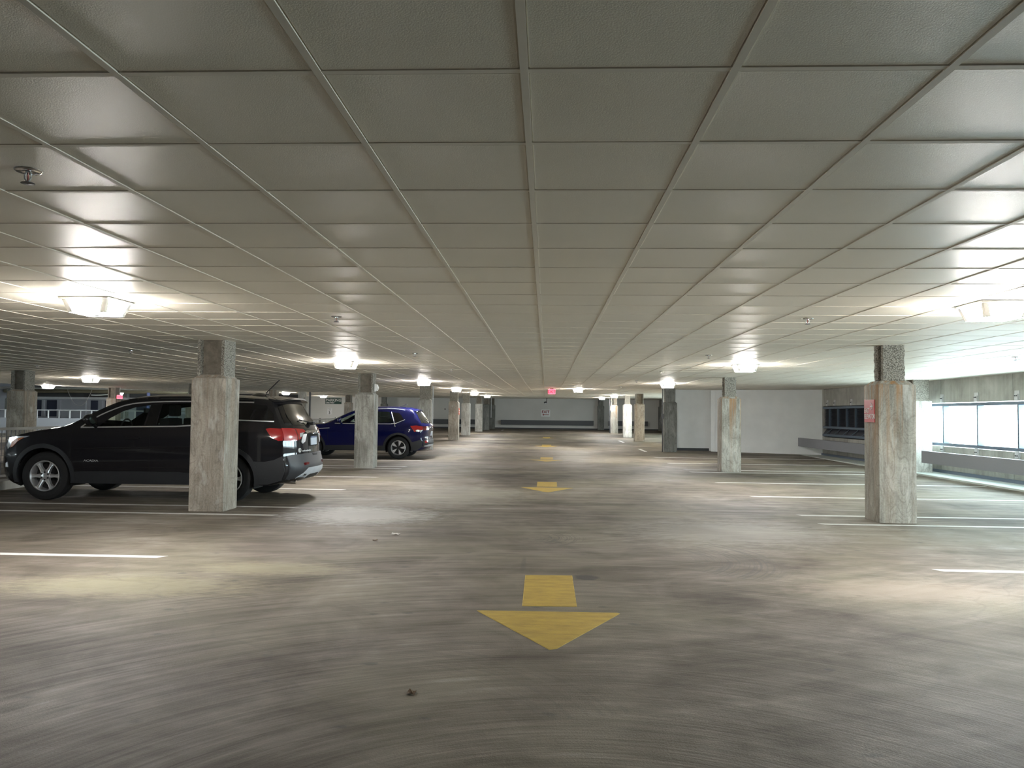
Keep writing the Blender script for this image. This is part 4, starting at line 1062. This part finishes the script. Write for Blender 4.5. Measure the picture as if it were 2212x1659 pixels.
# ---------------------------------------------------------------- dark grey SUV
def suv_grey():
    L = 4.95
    prof = [(.15, .84), (.28, .90), (.45, .935), (.62, .95), (.74, .945), (.86, .952), (.98, .95), (1.08, .935), (1.15, .90), (1.25, .855), (1.40, .785), (1.50, .735), (1.57, .69), (1.62, .64), (1.70, .58)]
    c = Car('grey_suv', 'dark grey SUV parked behind the stained column, facing left', -8.72, 12.57, L, prof, (.95, .20), (.75, .15), M['graypaint'])
    top = [(.62, .21), (.46, .27), (.40, .36), (.375, .55), (.385, .72), (.41, .84), (.46, .93), (.56, .99), (.80, 1.045), (1.10, 1.095), (1.32, 1.135), (1.46, 1.20), (1.62, 1.30), (1.84, 1.425), (2.05, 1.525), (2.26, 1.585), (2.55, 1.612), (2.90, 1.622), (3.30, 1.622), (3.80, 1.617), (4.20, 1.60), (4.40, 1.585), (4.47, 1.555), (4.50, 1.50), (4.585, 1.33), (4.65, 1.20), (4.69, 1.13), (4.715, 1.05), (4.72, .92), (4.725, .80), (4.73, .70), (4.745, .64), (4.765, .60), (4.77, .50), (4.74, .40), (4.66, .31), (4.50, .27)]
    top = smooth_poly(top, False, 1)
    def bul(i, a, z):
        if a < .48 and z < .93: return (-.36, 0)
        if a < .7: return (-.34+.3*max(0, (a-.42))/.28, .02)
        if a < 1.35: return (-.04, .045)
        if a < 2.2: return (-.12*(2.2-a)/.85-.03, .035+.01)
        if a < 4.44 and z > 1.5: return (.0+.05*max(0, a-4.0), .045)
        if z > 1.25: return (.12, .03)
        if z > .7: return (.20, .0)
        if z > .33: return (.20, 0)
        return (.12, 0)
    fw, rw = 1.02, 3.875; R, WR = .372, .435
    front = [(1.86, 1.150), (1.99, 1.265), (2.17, 1.378), (2.36, 1.445), (2.58, 1.478), (2.555, 1.165)]
    rear = [(2.755, 1.17), (2.765, 1.495), (3.15, 1.515), (3.60, 1.515), (3.70, 1.26), (3.40, 1.195)]
    c.build_shell(top, .27, [(fw, R), (rw, R)], WR, [front, rear], bul)
    for sgn in (-1, 1):
        c.patch('front_door_glass', front, M['doorglass'], -.004, sgn, thick=0); c.patch('rear_door_glass', rear, M['reardoorglass'], -.004, sgn, thick=0)
        c.patch('quarter_glass', [(3.80, 1.29), (3.86, 1.515), (4.22, 1.515), (4.40, 1.49), (4.53, 1.36), (4.56, 1.26), (4.2, 1.265)], M['privacy'], .003, sgn)
        c.patch('pillar_cover', [(2.58, 1.165), (2.60, 1.485), (2.745, 1.495), (2.735, 1.17)], M['privacy'], .002, sgn)
        c.patch('pillar_cover', [(3.725, 1.27), (3.64, 1.515), (3.84, 1.515), (3.785, 1.29)], M['privacy'], .002, sgn)
        c.patch('front_quarter_glass', [(1.63, 1.145), (1.80, 1.255), (1.83, 1.15)], M['privacy'], .002, sgn)
    n = -1
    c.ribbon('chrome_belt_trim', [(1.58, 1.125), (2.4, 1.145), (3.05, 1.157), (3.35, 1.178), (3.62, 1.215), (3.85, 1.265), (4.56, 1.25)], .020, M['satin'], .008)
    c.ribbon('chrome_roof_trim', smooth_poly([(1.58, 1.13), (1.78, 1.29), (1.99, 1.40), (2.22, 1.49), (2.50, 1.525), (2.9, 1.54), (3.4, 1.545), (4.2, 1.54)], False, 1), .020, M['satin'], .008)
    # body side details
    c.ribbon('front_door_gap', [(1.47, 1.10), (1.44, .95), (1.45, .60), (1.56, .36)], .007, M['gapline'], .0015); c.ribbon('rear_door_gap', [(2.68, 1.16), (2.68, .80), (2.68, .46), (2.655, .33)], .008, M['gapline'], .0015)
    c.ribbon('rear_door_gap', [(3.70, 1.20), (3.66, 1.0), (3.45, .75), (3.40, .45), (3.40, .33)], .007, M['gapline'], .0015)
    c.ribbon('shoulder_crease', [(1.5, .80), (2.2, .815), (3.2, .84), (4.2, .90)], .022, M['graypaint'], .006); c.ribbon('lower_crease', [(1.52, .50), (1.8, .52), (2.6, .525), (3.1, .53), (3.42, .50)], .018, M['graypaint'], .007)
    c.patch('sill_cladding', [(1.46, .27), (1.46, .44), (1.60, .455), (2.4, .465), (3.1, .465), (3.42, .44), (3.42, .27)], M['plastic'], .014)
    def arch_ring(ca, Ri, Ro, a0=-.25, a1=PI+.25):
        n_ = 22; return [(ca+Ro*math.cos(a0+(a1-a0)*i/n_), max(.27, R+Ro*math.sin(a0+(a1-a0)*i/n_))) for i in range(n_+1)]+[(ca+Ri*math.cos(a1-(a1-a0)*i/n_), max(.271, R+Ri*math.sin(a1-(a1-a0)*i/n_))) for i in range(n_+1)]
    for sgn in (-1, 1):
        c.patch('arch_cladding', arch_ring(fw, WR-.002, WR+.065), M['plastic'], .018, sgn, thick=.03); c.patch('arch_cladding', arch_ring(rw, WR-.002, WR+.065), M['plastic'], .018, sgn, thick=.03)
    c.handle(2.42, .975, M['graypaint']); c.handle(3.45, 1.0, M['graypaint'])
    c.mirror(1.80, 1.15, M['graypaint']); c.mirror(1.80, 1.15, M['graypaint'], 1)
    # headlight
    for sgn in (-1, 1):
        h = c.patch('headlight', [(.405, .84), (.45, .955), (.56, .975), (.80, .985), (.74, .965), (.60, .925), (.50, .85), (.42, .78)], M['lampclear'], .008, sgn)
        c.patch('turn_signal', [(.47, .80), (.50, .89), (.58, .945), (.72, .965), (.60, .90), (.52, .82)], M['amber'], .014, sgn, h)
    c.epatch('grille', [(-.55, .52), (-.60, .86), (.60, .86), (.55, .52)], M['black'], .012, rear=False); c.epatch('grille_surround', [(-.62, .86), (-.62, .90), (.62, .90), (.62, .86)], M['chrome'], .02, rear=False)
    c.patch('front_bumper_trim', [(.385, .50), (.39, .56), (.42, .58), (.43, .50)], M['satin'], .01)
    # rear
    c.epatch('rear_window', [(-.60, 1.19), (-.60, 1.24), (-.52, 1.52), (.52, 1.52), (.60, 1.24), (.60, 1.19)], M['privacy_olive'], .006)
    w = c.epatch('rear_window_side', [(-.74, 1.215), (-.615, 1.215), (-.53, 1.515), (-.64, 1.51)], M['privacy'], .006)
    # spoiler
    g = G(); N = 12; vs = []; fs = []
    for i in range(N+1):
        u = -1+2*i/N; b = u*.66; e = 1-abs(u)**3; a = 4.40+.02*e
        vs += [(a, b, 1.60+.05*e), (a+.20+.05*e, b*1.0, 1.575+.045*e), (a+.21+.05*e, b, 1.550+.045*e), (a+.02, b, 1.545+.045*e)]
    for i in range(N):
        for k in range(4): fs.append((4*i+k, 4*i+(k+1) % 4, 4*i+4+(k+1) % 4, 4*i+4+k))
    fs += [(0, 1, 2, 3), (4*N+3, 4*N+2, 4*N+1, 4*N)]; g.add(vs, fs); g.mk('roof_spoiler', M['graypaint'], c.root, 45)
    for sgn in (-1, 1):
        sg = lambda P: [(b*(-sgn), z) for b, z in P] if sgn > 0 else P
        t1 = c.patch('tail_light', [(4.46, 1.135), (4.52, 1.15), (4.69, 1.14), (4.715, 1.06), (4.72, .96), (4.66, .955), (4.56, 1.0)], M['lampred'], .012, sgn)
        P = [(-.872, 1.145), (-.60, 1.135), (-.40, 1.125), (-.34, 1.09), (-.44, 1.055), (-.52, .975), (-.66, .945), (-.872, .958)]
        if sgn > 0: P = [(-b, z) for b, z in P][::-1]
        t2 = c.epatch('tail_light_inner', P, M['lampred'], .014)
        P = [(-.62, 1.12), (-.60, 1.12), (-.57, .96), (-.59, .955)]
        if sgn > 0: P = [(-b, z) for b, z in P][::-1]
        c.epatch('lens_divider', P, M['lampred2'], .018, parent=t2)
        P = [(-.53, 1.065), (-.43, 1.07), (-.47, 1.02), (-.54, 1.0)]
        if sgn > 0: P = [(-b, z) for b, z in P][::-1]
        c.epatch('reverse_lens', P, M['lampclear'], .018, parent=t2)
        P = [(-.36, 1.085), (-.30, 1.10), (.0, 1.10), (0, 1.065), (-.30, 1.06)] if sgn < 0 else [(0, 1.065), (0, 1.10), (.30, 1.10), (.36, 1.085), (.30, 1.06)]
        c.epatch('chrome_tailgate_bar', P, M['chrome'], .016)
        P = [(-.44, 1.04), (-.36, 1.05), (-.30, 1.05), (-.38, .93), (-.46, .90), (-.50, .93)]
        if sgn > 0: P = [(-b, z) for b, z in P][::-1]
        c.epatch('chrome_side_accent', P, M['satin'], .012)
        P = [(-.50, .60), (-.34, .605), (-.35, .57), (-.49, .565)]
        if sgn > 0: P = [(-b, z) for b, z in P][::-1]
        c.epatch('rear_reflector', P, M['lampred2'], .028)
    gate = c.epatch('plate_recess_shade', [(-.27, 1.05), (.27, 1.05), (.21, .855), (-.21, .855)], M['gapline'], .004)  # flat patch; the recess's shade is put into its near-black colour
    pl = c.epatch('license_plate', [(-.155, 1.01), (.155, 1.01), (.155, .87), (-.155, .87)], M['plate'], .016); c.epatch('plate_band', [(-.155, 1.01), (.155, 1.01), (.155, .985), (-.155, .985)], M['plateblue'], .019, parent=pl)
    rb = c.epatch('rear_bumper', [(-.835, .72), (-.70, .735), (-.40, .745), (.40, .745), (.70, .735), (.835, .72), (.80, .36), (.5, .31), (-.5, .31), (-.80, .36)], M['bumper'], .022, th=.03)
    c.patch('rear_bumper_corner', [(4.29, .64), (4.45, .635), (4.60, .665), (4.715, .72), (4.735, .64), (4.755, .50), (4.70, .35), (4.5, .29), (4.32, .29), (4.315, .45)], M['plastic'], .016, thick=.03)
    c.epatch('skid_plate', [(-.60, .36), (-.50, .44), (-.38, .52), (.38, .52), (.50, .44), (.60, .36), (.30, .34), (.22, .40), (-.22, .40), (-.30, .34)], M['skid'], .034, parent=rb, th=.03)
    c.epatch('hitch_cover', [(-.26, .39), (.26, .39), (.32, .335), (-.32, .335)], M['black'], .030, parent=rb, th=.02)
    c.epatch('bumper_step', [(-.12, .735), (.12, .735), (.10, .70), (-.10, .70)], M['black'], .027, parent=rb)
    G().tube([(4.35, -.45, .31), (4.80, -.45, .30)], .035, 12).mk('exhaust_pipe', M['chrome'], c.root, 50)
    # round sticker
    p = c.end3(-.54, .80, True, .006); P = [(-.54+.035*math.cos(2*PI*i/14), .80+.035*math.sin(2*PI*i/14)) for i in range(14)]
    st = c.epatch('sticker', P, M['whitetxt'], .010, step=.03)
    q = c.end3(-.54, .78, True, .013); text_obj('sticker_letter', 'M', .055, M['blacktxt'], st, face_mtx((q[0]+.004, -.563, .78), (0, 1, 0), (0, 0, 1)), .001)
    for k in range(7): c.epatch('dealer_letter', [(-.46+.045*k, .775), (-.43+.045*k, .775), (-.43+.045*k, .795+.006*(k % 2)), (-.46+.045*k, .795)], M['satin'], .008, th=.004, step=.05)
    q = c.end3(0, 1.03, True, .03); text_obj('badge', 'GMC', .085, M['chrome'], c.root, face_mtx((q[0]+.02, -.11, 1.055), (0, 1, 0), (0, 0, 1)), .006, bold=.003, xscale=1.1)
    y = -(c.S(1.85, .62)+.003); text_obj('badge', 'ACADIA', .046, M['clip'], c.root, face_mtx((1.66, y, .605), (1, 0, 0), (0, 0, 1)), .003, xscale=1.35)
    # wiper, aerial, washer dome
    q = c.end3(0, 1.20, True, .03); q2 = c.end3(-.38, 1.27, True, .03)
    G().bbox(q[0]-.04, q[0]+.05, -.05, .05, 1.185, 1.245, .015).mk('wiper_motor', M['black'], c.root, 50); G().tube([(q[0]+.03, 0, 1.22), (q2[0]+.02, -.38, 1.27)], .011, 6).mk('rear_wiper', M['black'], c.root)
    G().tube([(4.15, 0, 1.65), (4.12, 0, 1.70), (4.34, 0, 1.92)], .008, 6).mk('roof_aerial', M['black'], c.root)
    g = G(); g.rot([(0, .05), (.06, .045), (.12, .02), (.15, 0)], 18, 'z', (4.02, 0, 1.652)); g.mk('satellite_dome', M['graypaint'], c.root, 60)
    for sgn in (-1, 1): c.ribbon('roof_rail', [(2.7, 1.585), (3.4, 1.59), (4.2, 1.575)], .02, M['black'], .012, sgn)
    c.cabin(.27, .98, .55, 4.6, .95)
    G().box(1.2, 4.5, -.80, .80, 1.0, 1.06).mk('belt_shelf', M['carpet'], c.root); 
    for b in (-.40, .40): c.seat(2.72, b, .95, .33); c.seat(3.62, b, .95, .30)
    tw = G(); tw.rot([(.17, 0), (.185, .012), (.20, 0), (.185, -.012)], 24, 'x', (2.02, -.40, 1.07), closed=True); tw.mk('steering_wheel', M['black'], c.root, 60)
    G().bbox(2.14, 2.17, -.13, .13, 1.36, 1.43, .01).mk('rear_view_mirror', M['black'], c.root)
    G().bbox(1.40, 1.95, -.75, .75, .98, 1.12, .05).mk('dashboard', M['carpet'], c.root, 50)
    for a in (fw, rw):
        for sgn in (-1, 1): wheel(c, a, sgn, R, .238, .24, 'six', c.root)
    return c
# ---------------------------------------------------------------- blue SUV
def suv_blue():
    L = 4.46
    prof = [(.15, .82), (.28, .87), (.45, .905), (.62, .92), (.80, .922), (.90, .915), (.98, .905), (1.06, .88), (1.15, .835), (1.30, .765), (1.42, .705), (1.50, .65), (1.56, .58), (1.64, .50)]
    c = Car('blue_suv', 'deep blue SUV parked beyond the mottled column, facing left', -8.04, 24.36, L, prof, (.85, .20), (.70, .20), M['bluepaint'])
    top = [(.60, .20), (.42, .25), (.37, .36), (.35, .55), (.36, .72), (.39, .84), (.46, .93), (.60, .985), (.85, 1.01), (1.15, 1.035), (1.36, 1.06), (1.48, 1.115), (1.66, 1.22), (1.88, 1.34), (2.10, 1.44), (2.32, 1.51), (2.6, 1.545), (2.95, 1.56), (3.30, 1.558), (3.62, 1.54), (3.84, 1.515), (3.92, 1.49), (3.97, 1.43), (4.06, 1.31), (4.16, 1.17), (4.24, 1.06), (4.285, 1.0), (4.29, .90), (4.275, .80), (4.25, .70), (4.26, .62), (4.29, .56), (4.29, .44), (4.24, .34), (4.10, .25)]
    top = smooth_poly(top, False, 1)
    def bul(i, a, z):
        if a < .46 and z < .93: return (-.34, 0)
        if a < .7: return (-.32+.28*max(0, (a-.4))/.3, .02)
        if a < 1.38: return (-.04, .04)
        if a < 2.2: return (-.12*(2.2-a)/.85-.03, .04)
        if a < 3.9 and z > 1.48: return (.0, .05)
        if z > 1.1: return (.12, .03)
        return (.17, 0)
    fw, rw = .87, 3.555; R, WR = .342, .40
    front = [(1.63, 1.085), (1.68, 1.14), (1.92, 1.27), (2.16, 1.375), (2.38, 1.425), (2.41, 1.075)]
    rear = [(2.50, 1.075), (2.48, 1.43), (2.9, 1.445), (3.24, 1.43), (3.40, 1.10)]
    c.build_shell(top, .25, [(fw, R), (rw, R)], WR, [front, rear], bul)
    for sgn in (-1, 1):
        c.patch('front_door_glass', front, M['doorglass'], -.004, sgn, thick=0); c.patch('rear_door_glass', rear, M['reardoorglass'], -.004, sgn, thick=0)
        c.patch('quarter_glass', [(3.46, 1.105), (3.31, 1.425), (3.53, 1.40), (3.62, 1.33), (3.70, 1.20)], M['privacy'], .003, sgn)
        c.patch('pillar_cover', [(2.42, 1.08), (2.40, 1.43), (2.47, 1.435), (2.49, 1.08)], M['privacy'], .002, sgn)
    c.ribbon('chrome_belt_trim', [(1.60, 1.065), (2.4, 1.06), (3.3, 1.065), (3.48, 1.085), (3.74, 1.20)], .016, M['satin'], .007)
    c.ribbon('window_divider', [(3.30, 1.43), (3.42, 1.10), (3.46, .98)], .014, M['satin'], .006)
    c.ribbon('front_door_gap', [(1.42, 1.03), (1.39, .9), (1.40, .55), (1.5, .34)], .007, M['gapline'], .0015); c.ribbon('door_gap', [(2.45, 1.05), (2.45, .34)], .007, M['gapline'], .0015)
    c.ribbon('shoulder_crease', [(1.40, .80), (2.0, .845), (3.0, .86), (3.9, .88)], .018, M['bluepaint'], .006)
    c.ribbon('fender_badge', [(1.02, .915), (1.14, .905), (1.45, .925)], .022, M['satin'], .010)
    def arch_ring(ca, Ri, Ro, a0=-.25, a1=PI+.25):
        n_ = 22; return [(ca+Ro*math.cos(a0+(a1-a0)*i/n_), max(.25, R+Ro*math.sin(a0+(a1-a0)*i/n_))) for i in range(n_+1)]+[(ca+Ri*math.cos(a1-(a1-a0)*i/n_), max(.251, R+Ri*math.sin(a1-(a1-a0)*i/n_))) for i in range(n_+1)]
    for sgn in (-1, 1):
        c.patch('arch_cladding', arch_ring(fw, WR-.002, WR+.06), M['plastic'], .018, sgn, thick=.03); c.patch('arch_cladding', arch_ring(rw, WR-.002, WR+.06), M['plastic'], .018, sgn, thick=.03)
    c.patch('sill_cladding', [(1.30, .25), (1.30, .40), (2.2, .42), (3.12, .40), (3.12, .25)], M['plastic'], .014)
    c.handle(2.25, .90, M['bluepaint']); c.handle(3.20, .92, M['bluepaint'])
    c.mirror(1.80, 1.06, M['bluepaint']); c.mirror(1.80, 1.06, M['bluepaint'], 1)
    for sgn in (-1, 1):
        c.patch('headlight', [(.375, .80), (.44, .90), (.70, .93), (.60, .86), (.42, .76)], M['lampclear'], .008, sgn)
        P = [(3.92, 1.01), (4.10, 1.025), (4.285, 1.0), (4.29, .90), (4.15, .865), (4.05, .83)]
        t1 = c.patch('tail_light', P, M['lampred'], .012, sgn)
        c.patch('reverse_lens', [(4.08, .865), (4.13, .90), (4.26, .885), (4.25, .85), (4.12, .84)], M['lampclear'], .018, sgn, t1)
        P = [(-.80, 1.0), (-.44, .99), (-.46, .90), (-.66, .88), (-.80, .88)]
        if sgn > 0: P = [(-b, z) for b, z in P][::-1]
        c.epatch('tail_light_inner', P, M['lampred2'], .012)
        P = [(-.74, .56), (-.56, .57), (-.58, .50), (-.72, .49)]
        if sgn > 0: P = [(-b, z) for b, z in P][::-1]
        c.epatch('rear_reflector', P, M['lampred'], .03)
        c.ribbon('roof_rail', smooth_poly([(2.5, 1.50), (3.1, 1.535), (3.45, 1.53), (3.72, 1.49)], False, 1), .024, M['satin'], .03, sgn)
    c.epatch('rear_window', [(-.62, 1.09), (-.48, 1.42), (.48, 1.42), (.62, 1.09)], M['privacy_olive'], .006)
    c.epatch('rear_window_side', [(-.74, 1.10), (-.63, 1.10), (-.49, 1.42), (-.57, 1.42)], M['privacy_olive'], .006)
    c.epatch('license_plate', [(-.15, .84), (.15, .84), (.15, .70), (-.15, .70)], M['plate'], .012)
    rb = c.epatch('rear_bumper', [(-.80, .56), (-.60, .60), (.60, .60), (.80, .56), (.76, .30), (-.76, .30)], M['plastic'], .020, th=.03)
    c.patch('rear_bumper_corner', [(3.98, .52), (4.12, .56), (4.25, .60), (4.29, .52), (4.27, .38), (4.12, .26), (3.98, .26)], M['plastic'], .014, thick=.03)
    c.epatch('silver_bumper_trim', [(-.72, .40), (-.50, .44), (.50, .44), (.72, .40), (.68, .37), (-.68, .37)], M['skid'], .032, parent=rb)
    g = G(); N = 12; vs = []; fs = []
    for i in range(N+1):
        u = -1+2*i/N; b = u*.60; e = 1-abs(u)**3; a = 3.80+.02*e
        vs += [(a, b, 1.525+.055*e), (a+.26+.03*e, b, 1.455+.05*e), (a+.26+.03*e, b, 1.43+.05*e), (a+.06, b, 1.455+.05*e)]
    for i in range(N):
        for k in range(4): fs.append((4*i+k, 4*i+(k+1) % 4, 4*i+4+(k+1) % 4, 4*i+4+k))
    fs += [(0, 1, 2, 3), (4*N+3, 4*N+2, 4*N+1, 4*N)]; g.add(vs, fs); g.mk('roof_spoiler', M['bluepaint'], c.root, 45)
    g = G(); g.prism([(3.42, 1.60), (3.60, 1.605), (3.66, 1.685), (3.62, 1.69)], -.02, .02, 'y'); g.mk('fin_aerial', M['black'], c.root)
    q = c.end3(0, 1.10, True, .03); G().tube([(q[0], 0, 1.10), (q[0]-.10, -.30, 1.22)], .011, 6).mk('rear_wiper', M['black'], c.root)
    q = c.end3(0, .93, True, .01); g = G(); g.rot([(.045, 0), (.055, .006), (.06, 0)], 20, 'x', (q[0]+.005, 0, .95), closed=True); g.mk('round_badge', M['chrome'], c.root, 60)
    c.cabin(.25, .93, .55, 4.1, .92); G().box(1.2, 4.0, -.76, .76, .95, 1.0).mk('belt_shelf', M['carpet'], c.root)
    for b in (-.38, .38): c.seat(2.55, b, .9, .33); c.seat(3.30, b, .9, .30)
    G().bbox(1.35, 1.85, -.70, .70, .93, 1.05, .04).mk('dashboard', M['carpet'], c.root, 50)
    for a in (fw, rw):
        for sgn in (-1, 1): wheel(c, a, sgn, R, .225, .225, 'five', c.root)
    return c
suv_grey()
sb = suv_blue()
print('TRIS', sum(len(o.data.polygons) for o in bpy.data.objects if o.type == 'MESH'), 'OBJ', len(bpy.data.objects))
